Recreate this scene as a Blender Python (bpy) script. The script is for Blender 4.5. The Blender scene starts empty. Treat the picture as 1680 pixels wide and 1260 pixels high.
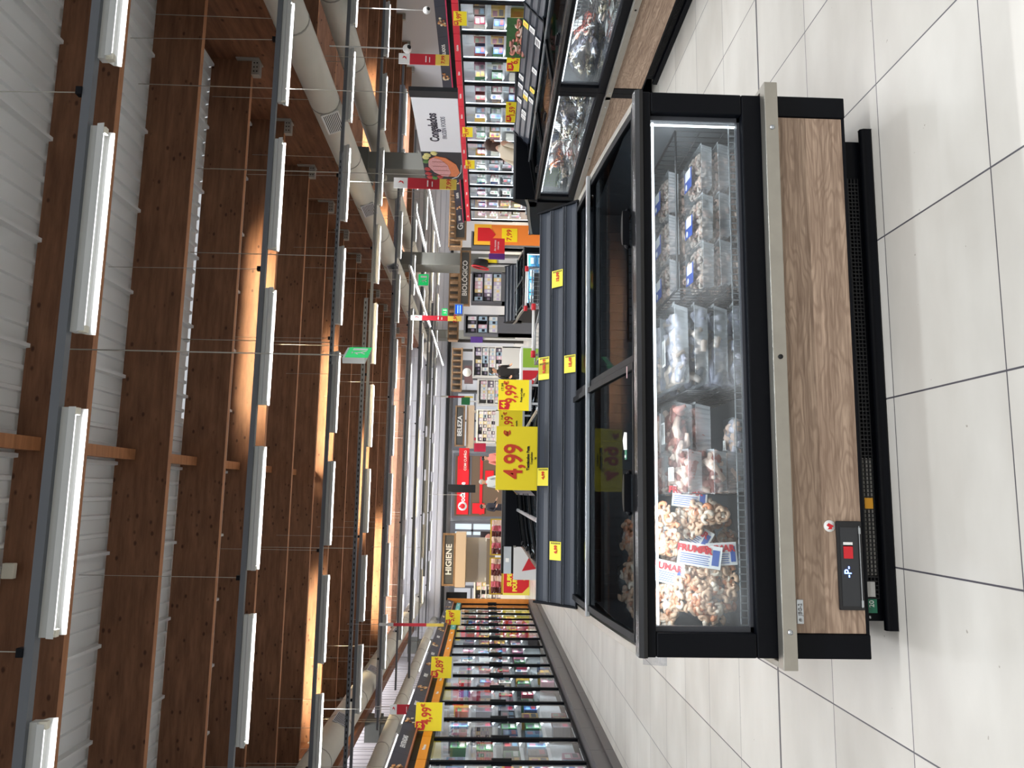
import bpy, bmesh, math, random
from mathutils import Vector, Matrix
random.seed(7)
S = bpy.context.scene
C = S.collection
PI = math.pi

# ---------------------------------------------------------------- camera
CAM_H, F_PX = 1.52, 1237.6
YAW, PITCH, ROLL = -.14414, -.03221, .02092
_cy, _sy = math.cos(YAW), math.sin(YAW)
FW = Vector((-_sy*math.cos(PITCH), _cy*math.cos(PITCH), math.sin(PITCH)))
_R = Vector((_cy, _sy, 0)); _U = _R.cross(FW)
RT = _R*math.cos(ROLL) + _U*math.sin(ROLL)
UP = _U*math.cos(ROLL) - _R*math.sin(ROLL)
cd = bpy.data.cameras.new('camera'); cam = bpy.data.objects.new('camera', cd); C.objects.link(cam)
cd.sensor_fit = 'HORIZONTAL'; cd.sensor_width = 36; cd.lens = F_PX/1680*36; cd.clip_start = .05; cd.clip_end = 300
ax, ay, az = -UP, RT, -FW          # the phone was held sideways: picture right is down in the shop
M = Matrix(((ax.x, ay.x, az.x, 0), (ax.y, ay.y, az.y, 0), (ax.z, ay.z, az.z, CAM_H), (0, 0, 0, 1)))
cam.matrix_world = M
S.camera = cam

def at(x, y, Y):                    # a surveyed point of the photograph at real depth Y
    d = FW*F_PX + RT*(630-y) + UP*(840-x)
    p = d*(Y/d.y); p.z += CAM_H
    return p

# ---------------------------------------------------------------- light
S.view_settings.view_transform = 'Standard'; S.view_settings.look = 'None'
S.view_settings.gamma = 1; S.view_settings.use_curve_mapping = False
S.view_settings.exposure = 0.1
S.cycles.use_denoising = True
S.cycles.max_bounces = 7; S.cycles.transparent_max_bounces = 14
S.cycles.sample_clamp_indirect = 6
S.cycles.caustics_reflective = False; S.cycles.caustics_refractive = False
w = bpy.data.worlds.new('world'); S.world = w; w.use_nodes = True
bg = w.node_tree.nodes['Background']; bg.inputs[0].default_value = (.93, .96, 1, 1); bg.inputs[1].default_value = 0.55
LEDW = .45
TUBE_E, LED_E = 1.5, 6.0
LAMP_W, DOOR_W, SKY_K = 42, 7, .85

# ---------------------------------------------------------------- materials
def srgb(r, g, b):
    f = lambda c: (c/255/12.92) if c/255 <= .04045 else ((c/255+.055)/1.055)**2.4
    return (f(r), f(g), f(b), 1)
_m = {}
def mat(name, col, rough=.5, metal=0, emit=0, spec=.5, noise=0, nscale=20, bump=0, bscale=60, alpha=None, coat=0, trans=0):
    if name in _m: return _m[name]
    m = bpy.data.materials.new(name); m.use_nodes = True; nt = m.node_tree
    b = nt.nodes['Principled BSDF']
    c = srgb(*col)
    b.inputs['Base Color'].default_value = c; b.inputs['Roughness'].default_value = rough
    b.inputs['Metallic'].default_value = metal; b.inputs['Specular IOR Level'].default_value = spec
    b.inputs['Coat Weight'].default_value = coat
    if emit:
        b.inputs['Emission Color'].default_value = c; b.inputs['Emission Strength'].default_value = emit
    if alpha is not None: b.inputs['Alpha'].default_value = alpha
    tc = nt.nodes.new('ShaderNodeTexCoord')
    if noise:
        n = nt.nodes.new('ShaderNodeTexNoise'); n.inputs['Scale'].default_value = nscale; n.inputs['Detail'].default_value = 4
        nt.links.new(tc.outputs['Object'], n.inputs['Vector'])
        mx = nt.nodes.new('ShaderNodeMix'); mx.data_type = 'RGBA'
        mx.inputs['A'].default_value = tuple(max(0, v*(1-noise)) for v in c[:3])+(1,)
        mx.inputs['B'].default_value = tuple(min(1, v*(1+noise)) for v in c[:3])+(1,)
        nt.links.new(n.outputs['Fac'], mx.inputs['Factor']); nt.links.new(mx.outputs['Result'], b.inputs['Base Color'])
    if bump:
        n = nt.nodes.new('ShaderNodeTexNoise'); n.inputs['Scale'].default_value = bscale
        nt.links.new(tc.outputs['Object'], n.inputs['Vector'])
        bp = nt.nodes.new('ShaderNodeBump'); bp.inputs['Strength'].default_value = bump; bp.inputs['Distance'].default_value = .01
        nt.links.new(n.outputs['Fac'], bp.inputs['Height']); nt.links.new(bp.outputs['Normal'], b.inputs['Normal'])
    _m[name] = m
    return m

def glass(name, tint=(.9, .93, .93), ior=1.5, rough=.01, haze=0, gloss=1.0):
    if name in _m: return _m[name]
    m = bpy.data.materials.new(name); m.use_nodes = True; nt = m.node_tree
    nt.nodes.clear()
    o = nt.nodes.new('ShaderNodeOutputMaterial'); t = nt.nodes.new('ShaderNodeBsdfTransparent'); g = nt.nodes.new('ShaderNodeBsdfGlossy')
    t.inputs[0].default_value = (*tint, 1); g.inputs['Roughness'].default_value = rough
    g.inputs[0].default_value = (gloss, gloss, gloss, 1)
    f = nt.nodes.new('ShaderNodeFresnel'); f.inputs[0].default_value = ior
    x = nt.nodes.new('ShaderNodeMixShader')
    ge = nt.nodes.new('ShaderNodeNewGeometry'); iv = nt.nodes.new('ShaderNodeMath'); iv.operation = 'SUBTRACT'; iv.inputs[0].default_value = 1
    nt.links.new(ge.outputs['Backfacing'], iv.inputs[1]); mu = nt.nodes.new('ShaderNodeMath'); mu.operation = 'MULTIPLY'
    nt.links.new(f.outputs[0], mu.inputs[0]); nt.links.new(iv.outputs[0], mu.inputs[1])   # reflect once, on the outer face of the pane
    nt.links.new(mu.outputs[0], x.inputs[0]); nt.links.new(t.outputs[0], x.inputs[1]); nt.links.new(g.outputs[0], x.inputs[2])
    last = x
    if haze:
        d = nt.nodes.new('ShaderNodeBsdfDiffuse'); d.inputs[0].default_value = (.8, .82, .85, 1)
        y = nt.nodes.new('ShaderNodeMixShader')
        n = nt.nodes.new('ShaderNodeTexNoise'); n.inputs['Scale'].default_value = 3.2
        tc = nt.nodes.new('ShaderNodeTexCoord'); nt.links.new(tc.outputs['Object'], n.inputs['Vector'])
        mr = nt.nodes.new('ShaderNodeMapRange'); mr.inputs['From Min'].default_value = .45; mr.inputs['From Max'].default_value = .75
        mr.inputs['To Min'].default_value = haze*.15; mr.inputs['To Max'].default_value = haze
        nt.links.new(n.outputs['Fac'], mr.inputs['Value']); nt.links.new(mr.outputs[0], y.inputs[0])
        nt.links.new(x.outputs[0], y.inputs[1]); nt.links.new(d.outputs[0], y.inputs[2]); last = y
    nt.links.new(last.outputs[0], o.inputs[0])
    _m[name] = m
    return m

def wood(name, dark, light, axis, stretch, scale, knots=0, rough=.55, swirl=0.0, flat=1):
    if name in _m: return _m[name]
    m = bpy.data.materials.new(name); m.use_nodes = True; nt = m.node_tree; b = nt.nodes['Principled BSDF']
    b.inputs['Roughness'].default_value = rough; b.inputs['Specular IOR Level'].default_value = .3
    tc = nt.nodes.new('ShaderNodeTexCoord'); mp = nt.nodes.new('ShaderNodeMapping')
    sc = [scale]*3; sc[axis] = scale*stretch; mp.inputs['Scale'].default_value = sc
    nt.links.new(tc.outputs['Object'], mp.inputs['Vector'])
    n1 = nt.nodes.new('ShaderNodeTexNoise'); n1.inputs['Scale'].default_value = 1; n1.inputs['Detail'].default_value = 7
    n1.inputs['Roughness'].default_value = .65; n1.inputs['Distortion'].default_value = swirl
    nt.links.new(mp.outputs[0], n1.inputs['Vector'])
    cr = nt.nodes.new('ShaderNodeValToRGB'); e = cr.color_ramp.elements
    e[0].position = .32; e[0].color = srgb(*dark); e[1].position = .68; e[1].color = srgb(*light)
    nt.links.new(n1.outputs['Fac'], cr.inputs[0]); out = cr.outputs[0]
    if swirl:
        n2 = nt.nodes.new('ShaderNodeTexNoise'); n2.inputs['Scale'].default_value = 1; n2.inputs['Detail'].default_value = 3
        mp2 = nt.nodes.new('ShaderNodeMapping'); s2 = [scale*.12]*3; s2[axis] = scale*.12*.22; mp2.inputs['Scale'].default_value = s2
        nt.links.new(tc.outputs['Object'], mp2.inputs['Vector']); nt.links.new(mp2.outputs[0], n2.inputs['Vector'])
        mm = nt.nodes.new('ShaderNodeMath'); mm.operation = 'MULTIPLY'; mm.inputs[1].default_value = 120
        nt.links.new(n2.outputs['Fac'], mm.inputs[0])
        si = nt.nodes.new('ShaderNodeMath'); si.operation = 'SINE'; nt.links.new(mm.outputs[0], si.inputs[0])
        mr = nt.nodes.new('ShaderNodeMapRange'); mr.inputs['From Min'].default_value = -.2; mr.inputs['To Max'].default_value = .5
        nt.links.new(si.outputs[0], mr.inputs['Value'])
        mx = nt.nodes.new('ShaderNodeMix'); mx.data_type = 'RGBA'; mx.inputs['B'].default_value = srgb(*dark)
        nt.links.new(mr.outputs[0], mx.inputs['Factor']); nt.links.new(out, mx.inputs['A']); out = mx.outputs['Result']
    if knots:
        v = nt.nodes.new('ShaderNodeTexVoronoi'); v.inputs['Scale'].default_value = knots
        mp3 = nt.nodes.new('ShaderNodeMapping'); s3 = [1.0]*3; s3[axis] = .62; s3[flat] = 0; mp3.inputs['Scale'].default_value = s3
        nt.links.new(tc.outputs['Object'], mp3.inputs['Vector']); nt.links.new(mp3.outputs[0], v.inputs['Vector'])
        mr = nt.nodes.new('ShaderNodeMapRange'); mr.inputs['From Min'].default_value = .09; mr.inputs['From Max'].default_value = .19
        mr.inputs['To Min'].default_value = .8; mr.inputs['To Max'].default_value = 0
        nt.links.new(v.outputs['Distance'], mr.inputs['Value'])
        mx = nt.nodes.new('ShaderNodeMix'); mx.data_type = 'RGBA'; mx.inputs['B'].default_value = srgb(52, 24, 14)
        nt.links.new(mr.outputs[0], mx.inputs['Factor']); nt.links.new(out, mx.inputs['A']); out = mx.outputs['Result']
    nt.links.new(out, b.inputs['Base Color'])
    _m[name] = m
    return m

BLACK = mat('black_metal', (6, 8, 14), .45, spec=.13)
BLACKM = mat('matt_black', (9, 9, 11), .75)
DKGREY = mat('dark_grey_plastic', (62, 66, 76), .38)
CHAN = mat('anthracite_channel', (50, 56, 66), .35)
STEEL = mat('brushed_steel', (168, 164, 155), .38, .85, noise=.12, nscale=14)
ALU = mat('aluminium', (190, 195, 200), .28, .9)
OAK = wood('sonoma_oak', (126, 104, 88), (188, 164, 143), 0, .045, 60, rough=.5, swirl=.9)
OAKY = OAK
GLULAM = wood('glulam_spruce', (100, 67, 49), (140, 99, 74), 0, .12, 9, knots=6.5)
GLULAMY = wood('glulam_spruce_main', (100, 64, 46), (138, 94, 68), 1, .12, 9, knots=5, flat=0)
UNDER = wood('beam_underside', (150, 100, 66), (182, 126, 86), 0, .1, 12)  # lighter beam wood: lit look of the undersides is put into the colour
GALV = mat('galvanised_track', (98, 102, 108), .5, .1)
WHITE = mat('white_paint', (226, 226, 224), .5)
LAMPW = mat('lamp_white_enamel', (200, 202, 200), .4)
CREAM = mat('cream_plastic', (214, 210, 196), .5)
GREYC = mat('column_paint', (108, 108, 102), .6, noise=.05, nscale=3)
YEL = mat('yellow_price_card', (250, 226, 36), .55, noise=.05, nscale=5)
YELL = mat('yellow_price_tag', (240, 226, 70), .5)
RED = mat('signal_red', (206, 32, 44), .5)
REDP = mat('price_red', (206, 62, 34), .5)
NAVY = mat('navy_board', (38, 42, 60), .5)
INK = mat('black_ink', (24, 24, 28), .6)
PAPER = mat('white_paper', (236, 236, 234), .6)
GREEN = mat('green_sticker', (28, 112, 84), .5)
BLUE = mat('label_blue', (28, 74, 168), .5)
FILM = glass('clear_film', (.95, .96, .96), 1.4, .2)
PLAST = glass('clear_tray_plastic', (.9, .91, .92), 1.5, .12, haze=.6)
GLASSW = glass('freezer_window_glass', (.82, .85, .86), 1.5, .0, haze=.16)
GLASSL = glass('lid_glass', (.50, .53, .55), 1.62, .0)
GLASSD = glass('door_glass', (.80, .83, .85), 1.5, .0)
LED = mat('led_strip', (245, 250, 255), .5, emit=LED_E)
TUBE = mat('fluorescent_tube', (250, 250, 255), .5, emit=TUBE_E)
INSIDE = mat('freezer_liner', (118, 122, 126), .5)
INSIDEW = mat('freezer_liner_light', (188, 192, 194), .5)
WIRE = mat('black_wire', (26, 28, 32), .4)
CABLE = mat('steel_cable', (176, 174, 166), .5, .3)
DUCT = mat('duct_paint', (196, 194, 184), .5, noise=.06, nscale=2)

# ---------------------------------------------------------------- mesh builder
class MB:
    def __init__(s): s.v = []; s.f = []; s.m = []; s.sm = []
    def add(s, vs, fs, mi=0, smooth=False):
        o = len(s.v); s.v += [tuple(v) for v in vs]
        for f in fs: s.f.append(tuple(i+o for i in f)); s.m.append(mi); s.sm.append(smooth)
        return s
    def box(s, x0, x1, y0, y1, z0, z1, mi=0):
        if x0 > x1: x0, x1 = x1, x0
        if y0 > y1: y0, y1 = y1, y0
        if z0 > z1: z0, z1 = z1, z0
        return s.add([(x0,y0,z0),(x1,y0,z0),(x1,y1,z0),(x0,y1,z0),(x0,y0,z1),(x1,y0,z1),(x1,y1,z1),(x0,y1,z1)],
              [(0,3,2,1),(4,5,6,7),(0,1,5,4),(1,2,6,5),(2,3,7,6),(3,0,4,7)], mi)
    def obox(s, a, b, wx, wz, mi=0, up=(0,0,1)):        # bar from a to b
        a = Vector(a); b = Vector(b); d = (b-a).normalized(); u = Vector(up)
        if abs(d.dot(u)) > .98: u = Vector((1,0,0))
        r = d.cross(u).normalized(); u = r.cross(d)
        vs = [p + r*sx*wx/2 + u*sz*wz/2 for p in (a, b) for sx, sz in ((-1,-1),(1,-1),(1,1),(-1,1))]
        return s.add(vs, [(0,3,2,1),(4,5,6,7),(0,1,5,4),(1,2,6,5),(2,3,7,6),(3,0,4,7)], mi)
    def tube(s, pts, r, n=8, mi=0, cap=True):
        pts = [Vector(p) for p in pts]; rs = r if isinstance(r, (list, tuple)) else [r]*len(pts)
        vs = []; fs = []; ref = Vector((0,0,1))
        for i, p in enumerate(pts):
            d = (pts[min(i+1, len(pts)-1)]-pts[max(i-1, 0)]).normalized()
            if abs(d.dot(ref)) > .95: ref = Vector((1,0,0)) if abs(d.x) < .9 else Vector((0,1,0))
            a = d.cross(ref).normalized(); b = a.cross(d)
            for k in range(n):
                t = 2*PI*k/n; vs.append(p + (a*math.cos(t)+b*math.sin(t))*rs[i])
        for i in range(len(pts)-1):
            for k in range(n): fs.append((i*n+k, i*n+(k+1)%n, (i+1)*n+(k+1)%n, (i+1)*n+k))
        if cap: fs.append(tuple(reversed(range(n)))); fs.append(tuple(range(len(vs)-n, len(vs))))
        return s.add(vs, fs, mi, True)
    def prism(s, prof, a, b, axis='x', mi=0, smooth=False):  # closed profile in the other two axes
        mk = {'x': lambda t, p: (t, p[0], p[1]), 'y': lambda t, p: (p[0], t, p[1]), 'z': lambda t, p: (p[0], p[1], t)}[axis]
        n = len(prof); vs = [mk(t, p) for t in (a, b) for p in prof]
        fs = [(i, (i+1)%n, (i+1)%n+n, i+n) for i in range(n)]
        s.add(vs, fs, mi, smooth); s.add(vs, [tuple(reversed(range(n))), tuple(range(n, 2*n))], mi)
        return s
    def sheet(s, prof, a, b, th, axis='x', mi=0):        # open profile with thickness
        n = len(prof); top = [(p[0], p[1]) for p in prof]; off = []
        for i, p in enumerate(prof):
            q = prof[min(i+1, n-1)]; o = prof[max(i-1, 0)]
            d = Vector((q[0]-o[0], q[1]-o[1])).normalized(); off.append((p[0]+d.y*th, p[1]-d.x*th))
        return s.prism(top+off[::-1], a, b, axis, mi)
    def blob(s, c, r, seed=0, amp=.15, u=10, v=7, mi=0, squash=(1,1,1)):
        rnd = random.Random(seed); vs = []; fs = []
        ph = [rnd.uniform(0, 6) for _ in range(4)]
        for j in range(v+1):
            th = PI*j/v
            for i in range(u):
                p = 2*PI*i/u
                k = 1+amp*(math.sin(3*p+ph[0])*math.sin(2*th+ph[1])+.6*math.sin(5*p+ph[2])*math.sin(4*th+ph[3]))
                vs.append((c[0]+r[0]*k*math.sin(th)*math.cos(p), c[1]+r[1]*k*math.sin(th)*math.sin(p), c[2]+r[2]*k*math.cos(th)))
        for j in range(v):
            for i in range(u): fs.append((j*u+i, (j+1)*u+i, (j+1)*u+(i+1)%u, j*u+(i+1)%u))
        return s.add(vs, fs, mi, True)
    def xf(s, mtx):
        s.v = [tuple(mtx @ Vector(v)) for v in s.v]; return s

def finish(name, mb, mats, bevel=0):
    me = bpy.data.meshes.new(name); me.from_pydata(mb.v, [], mb.f)
    if not isinstance(mats, (list, tuple)): mats = [mats]
    for m in mats: me.materials.append(m)
    me.polygons.foreach_set('material_index', [min(i, len(mats)-1) for i in mb.m])
    me.polygons.foreach_set('use_smooth', mb.sm)
    me.update()
    return me

def part(name, mb, mats, parent, bevel=0, label=None, kind=None):
    o = bpy.data.objects.new(name, finish(name, mb, mats)); C.objects.link(o); o.parent = parent
    if bevel:
        md = o.modifiers.new('bevel', 'BEVEL'); md.width = bevel; md.segments = 2; md.limit_method = 'ANGLE'
    if label: o['label'] = label
    if kind: o['kind'] = kind
    return o
def thing(name, label, cat, loc=(0,0,0), rz=0, group=None):
    o = bpy.data.objects.new(name, None); o.empty_display_size = .1; C.objects.link(o); o.location = loc; o.rotation_euler = (0,0,rz)
    o['label'] = label; o['category'] = cat
    if group: o['group'] = group
    return o
def solo(name, mb, mats, label, cat, loc=None, rz=0, group=None, bevel=0, kind=None):
    if loc is None:                                      # world coordinates: move the origin to the base
        xs, ys, zs = zip(*mb.v); loc = ((min(xs)+max(xs))/2, (min(ys)+max(ys))/2, min(zs))
        mb.v = [(v[0]-loc[0], v[1]-loc[1], v[2]-loc[2]) for v in mb.v]
    o = part(name, mb, mats, None, bevel); o.location = loc; o.rotation_euler = (0,0,rz)
    o['label'] = label; o['category'] = cat
    if group: o['group'] = group
    if kind: o['kind'] = kind
    return o
def struct(name, mb, mats, label=None, bevel=0):
    o = part(name, mb, mats, None, bevel); o['kind'] = 'structure'
    if label: o['label'] = label
    return o
def kids(o): return [c for c in o.children]
def dup(o, loc=None, rz=None, label=None, group=None, parent=None):
    c = o.copy(); C.objects.link(c); c.parent = parent
    if loc is not None: c.location = loc
    if rz is not None: c.rotation_euler = (0,0,rz) if not isinstance(rz, tuple) else rz
    if label: c['label'] = label
    if group: c['group'] = group
    for k in kids(o): dup(k, parent=c)
    return c

def text(body, size, origin, right, up, material, parent, name='lettering', align='CENTER', bold=0, squeeze=1, depth=.0015):
    cu = bpy.data.curves.new('txt', 'FONT'); cu.body = body; cu.size = size; cu.align_x = align; cu.align_y = 'CENTER'
    cu.offset = bold; cu.extrude = depth; cu.resolution_u = 3
    t = bpy.data.objects.new('txt', cu)
    C.objects.link(t)
    dg = bpy.context.evaluated_depsgraph_get()
    me = bpy.data.meshes.new_from_object(t.evaluated_get(dg))
    bpy.data.objects.remove(t); bpy.data.curves.remove(cu)
    r = Vector(right).normalized(); u = Vector(up).normalized(); n = r.cross(u); o0 = Vector(origin)
    for v in me.vertices:
        v.co = o0 + r*v.co.x*squeeze + u*v.co.y + n*(v.co.z)
    me.materials.clear(); me.materials.append(material)
    o = bpy.data.objects.new(name, me); C.objects.link(o); o.parent = parent
    return o

# ---------------------------------------------------------------- floor, roof, walls
def floor_mat():
    m = bpy.data.materials.new('porcelain_floor_tiles'); m.use_nodes = True; nt = m.node_tree; b = nt.nodes['Principled BSDF']
    b.inputs['Roughness'].default_value = .32; b.inputs['Specular IOR Level'].default_value = .45
    tc = nt.nodes.new('ShaderNodeTexCoord'); sp = nt.nodes.new('ShaderNodeSeparateXYZ'); nt.links.new(tc.outputs['Object'], sp.inputs[0])
    def mth(op, a, bb=None, c=None):
        n = nt.nodes.new('ShaderNodeMath'); n.operation = op
        for i, v in enumerate((a, bb, c)):
            if v is None: continue
            if isinstance(v, (int, float)): n.inputs[i].default_value = v
            else: nt.links.new(v, n.inputs[i])
        return n.outputs[0]
    def joint(s, off, pitch, hw):
        f = mth('FRACT', mth('DIVIDE', mth('ADD', s, -off), pitch)); g = mth('MINIMUM', f, mth('SUBTRACT', 1, f))
        return mth('LESS_THAN', g, hw/pitch), mth('FLOOR', mth('DIVIDE', mth('ADD', s, -off), pitch))
    jx, ix = joint(sp.outputs[0], .38-60*.628, .628, .0032); jy, iy = joint(sp.outputs[1], 2.75-60*.618, .618, .0024)
    j = mth('MAXIMUM', jx, jy)
    wn = nt.nodes.new('ShaderNodeTexWhiteNoise'); wn.noise_dimensions = '2D'
    cb = nt.nodes.new('ShaderNodeCombineXYZ'); nt.links.new(ix, cb.inputs[0]); nt.links.new(iy, cb.inputs[1]); nt.links.new(cb.outputs[0], wn.inputs['Vector'])
    n = nt.nodes.new('ShaderNodeTexNoise'); n.inputs['Scale'].default_value = 1.1; n.inputs['Detail'].default_value = 6
    mp = nt.nodes.new('ShaderNodeMapping'); mp.inputs['Scale'].default_value = (1.2, 2.6, 1)
    nt.links.new(tc.outputs['Object'], mp.inputs[0]); nt.links.new(mp.outputs[0], n.inputs['Vector'])
    fac = mth('ADD', mth('MULTIPLY', n.outputs['Fac'], .8), mth('MULTIPLY', wn.outputs[0], .2))
    cr = nt.nodes.new('ShaderNodeValToRGB'); e = cr.color_ramp.elements
    e[0].position = .3; e[0].color = srgb(186, 182, 174); e[1].position = .75; e[1].color = srgb(212, 209, 202)
    nt.links.new(fac, cr.inputs[0])
    sc = nt.nodes.new('ShaderNodeTexNoise'); sc.inputs['Scale'].default_value = 28; sc.inputs['Detail'].default_value = 2
    nt.links.new(tc.outputs['Object'], sc.inputs['Vector'])
    speck = mth('GREATER_THAN', sc.outputs['Fac'], .765)
    mx = nt.nodes.new('ShaderNodeMix'); mx.data_type = 'RGBA'; mx.inputs['B'].default_value = srgb(120, 112, 100)
    nt.links.new(mth('MULTIPLY', speck, .6), mx.inputs['Factor']); nt.links.new(cr.outputs[0], mx.inputs['A'])
    m2 = nt.nodes.new('ShaderNodeMix'); m2.data_type = 'RGBA'; m2.inputs['B'].default_value = srgb(78, 76, 82)
    nt.links.new(j, m2.inputs['Factor']); nt.links.new(mx.outputs['Result'], m2.inputs['A'])
    nt.links.new(m2.outputs['Result'], b.inputs['Base Color'])
    return m
struct('floor', MB().box(-20, 30, -6, 60, -.1, 0), floor_mat())
struct('trim_1', MB().box(-2.7, 9, 3.985, 4.0, -.01, .0012), mat('joint_strip', (96, 94, 98), .4, .5), 'metal expansion joint strip in the tiled floor')

PUR = [9.35+2.5*i for i in range(15)]
PUR = [6.85]+PUR
PB, PT, PTH = 6.42, 7.24, .12
ROOFC = mat('roof_sheet_paint', (228, 230, 231), .5)
sky_open = [(3, 1.3, 5.8), (6, .4, 4.9), (6, -7.2, -2.9), (9, -1.5, 2.2), (11, -6, -1.5), (12, 12, 20), (8, 11, 17), (10, 9.5, 13), (12, -7, 8), (13, -7, 8), (14, -7, 8)]
rb = MB()
def roof_strip(x0, x1, y0, y1):
    prof = []; x = x0
    k = 0
    while x < x1-.01:
        e = min(x+.27, x1)
        h = .075 if k % 5 else .15
        if e-x > .2: prof += [(x, 7.27), (x+.17, 7.27), (x+.185, 7.27-h*.0-.045*(1 if k % 5 else 2.2)), (x+.235, 7.27-.045*(1 if k % 5 else 2.2)), (x+.25, 7.27)]
        else: prof += [(x, 7.27)]
        x = e; k += 1
    prof.append((x1, 7.27))
    n = len(prof); vs = [(p[0], y, p[1]) for y in (y0, y1) for p in prof]
    rb.add(vs, [(i, i+1, i+1+n, i+n) for i in range(n-1)])
for i in range(len(PUR)-1):
    y0, y1 = PUR[i]+(.0 if i else -.9), PUR[i+1]
    holes = sorted((a, b) for k, a, b in sky_open if k == i-1+1 and i > 0)
    x = -9.3
    if holes: roof_strip(-9.3, 25, y1-.7, y1); y1 -= .7
    for a, b in holes: roof_strip(x, a, y0, y1); x = b
    roof_strip(x, 25, y0, y1)
struct('ceiling', rb, ROOFC, 'white corrugated metal roof sheets between the timber beams')
ordn = ['nearest', 'second', 'third', 'fourth', 'fifth', 'sixth', 'seventh', 'eighth', 'ninth', 'tenth', 'eleventh', 'twelfth', 'thirteenth', 'fourteenth', 'fifteenth', 'sixteenth']
for bay, (xa, xb) in enumerate(((-7.56, 8.6), (8.95, 25))):
    for i, y in enumerate(PUR):
        if bay and i < 4: continue
        if i == 0 and bay == 0: pass
        t = thing('roof_purlin', ('brown timber roof beam crossing the main hall, %s from the camera' if not bay else 'brown timber roof beam over the right side bay, %s from the front') % ordn[i if not bay else i-4], 'beam', ((xa+xb)/2, y, PB), 0, 'timber roof beams')
        hw = (xb-xa)/2
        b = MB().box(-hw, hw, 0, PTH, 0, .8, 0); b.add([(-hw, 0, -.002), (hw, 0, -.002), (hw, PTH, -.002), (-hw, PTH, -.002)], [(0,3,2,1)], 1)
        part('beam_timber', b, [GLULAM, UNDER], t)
        for sx in (-1, 1):
            k = MB().box(sx*hw-.0, sx*(hw-.32), -.012, PTH+.012, -.16, -.002).box(sx*hw, sx*(hw-.025), -.1, PTH+.1, -.16, .30)
            for q in range(3): 
                for z in (-.05, -.11): k.box(sx*(hw-.07-q*.09)-.012, sx*(hw-.07-q*.09)+.012, -.02, -.012, z-.012, z+.012, 1)
            part('bracket', k, [mat('bracket_galv', (176, 174, 168), .45, .4), BLACKM], t)
# short timber struts between the beams along the ridge line
for i in range(0, 8):
    y0 = PUR[i]+PTH; X = 0.42
    solo('timber_strut', MB().box(X, X+.16, y0, PUR[i+1], 6.92, 7.08), UNDER, 'short orange timber strut joining two roof beams, %s from the camera' % ordn[i], 'strut', group='short struts between roof beams')
for nm, x0, x1, side in (('main_girder', 8.6, 8.95, 'right'), ('main_girder', -7.9, -7.56, 'left')):
    g = MB().box(x0, x1, 6, 45, 5.45, 7.25)
    solo(nm, g, GLULAMY, 'deep brown glulam girder running lengthways along the %s of the hall' % side, 'beam')

# walls
CORR = mat('grey_cladding', (196, 196, 202), .55)
wb = MB(); 
for i in range(80):
    z = 3.9+i*.05
wb.box(-9.3, 25, 45, 45.2, 3.9, 7.3)
for k in range(10): wb.box(-9.3, 25, 44.97, 45, 4.0+k*.33, 4.02+k*.33, 1)
struct('wall_back', wb, [CORR, mat('cladding_seam', (158, 158, 164), .5)])
wl = MB().box(-9.5, -9.3, 4, 45, 0, 7.3)
for k in range(100): wl.box(-9.3, -9.285, 4+k*.41, 4.02+k*.41, 0, 7.3, 1)
struct('wall_left', wl, [CORR, mat('cladding_seam', (158, 158, 164), .5)])
wr = MB().box(25, 25.2, 6, 45, 0, 7.3)
struct('wall_right', wr, CORR)
struct('wall_front', MB().box(-20, 30, -6.2, -6, 0, 7.3), mat('plain_wall', (200, 198, 192), .7))
struct('wall_side', MB().box(-9.5, -9.3, -6, 4, 0, 7.3), mat('plain_wall', (200, 198, 192), .7))

# skylight daylight falling through skylights on the beams
def sky_lamp(x0, x1, y, yt, e):
    l = bpy.data.lights.new('roof_area_lamp', 'AREA'); l.shape = 'RECTANGLE'; l.size = x1-x0; l.size_y = .5
    l.energy = e*SKY_K; l.color = (1, .80, .50); l.spread = math.radians(95)
    o = bpy.data.objects.new('roof_area_lamp', l); C.objects.link(o); o.location = ((x0+x1)/2, y, 7.55)
    o.rotation_euler = Vector((0, yt-y, -.75)).to_track_quat('-Z', 'Y').to_euler()
for k, a, b, e in ((3, 1.6, 5.5, 260), (6, .6, 4.6, 300), (6, -7, -3.0, 330), (9, -1.5, 2.2, 300), (11, -6, -1.5, 400), (12, 12, 20, 600), (8, 11, 17, 500), (10, 9.5, 13, 400)):
    sky_lamp(a, b, PUR[k]+1.35, PUR[k+1], e)

# added area lamps, unseen, to brighten the far wall and the side aisles
for (x, y, sx, sy, tgt, e) in ((0, 41.5, 15, 1.5, (0, 1, -.9), 900), (17, 41.5, 12, 1.5, (0, 1, -.9), 700), (-8.6, 28, 1.0, 30, (-.25, 0, -1), 700), (14, 30, 8, 20, (0, .1, -1), 500)):
    l = bpy.data.lights.new('roof_area_lamp', 'AREA'); l.shape = 'RECTANGLE'; l.size = sx; l.size_y = sy; l.energy = e; l.color = (.94, .96, 1)
    o = bpy.data.objects.new('roof_area_lamp', l); C.objects.link(o); o.location = (x, y, 7.22); o.rotation_euler = Vector(tgt).to_track_quat('-Z', 'Y').to_euler() if sy < 5 else (0, 0, 0)

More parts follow.
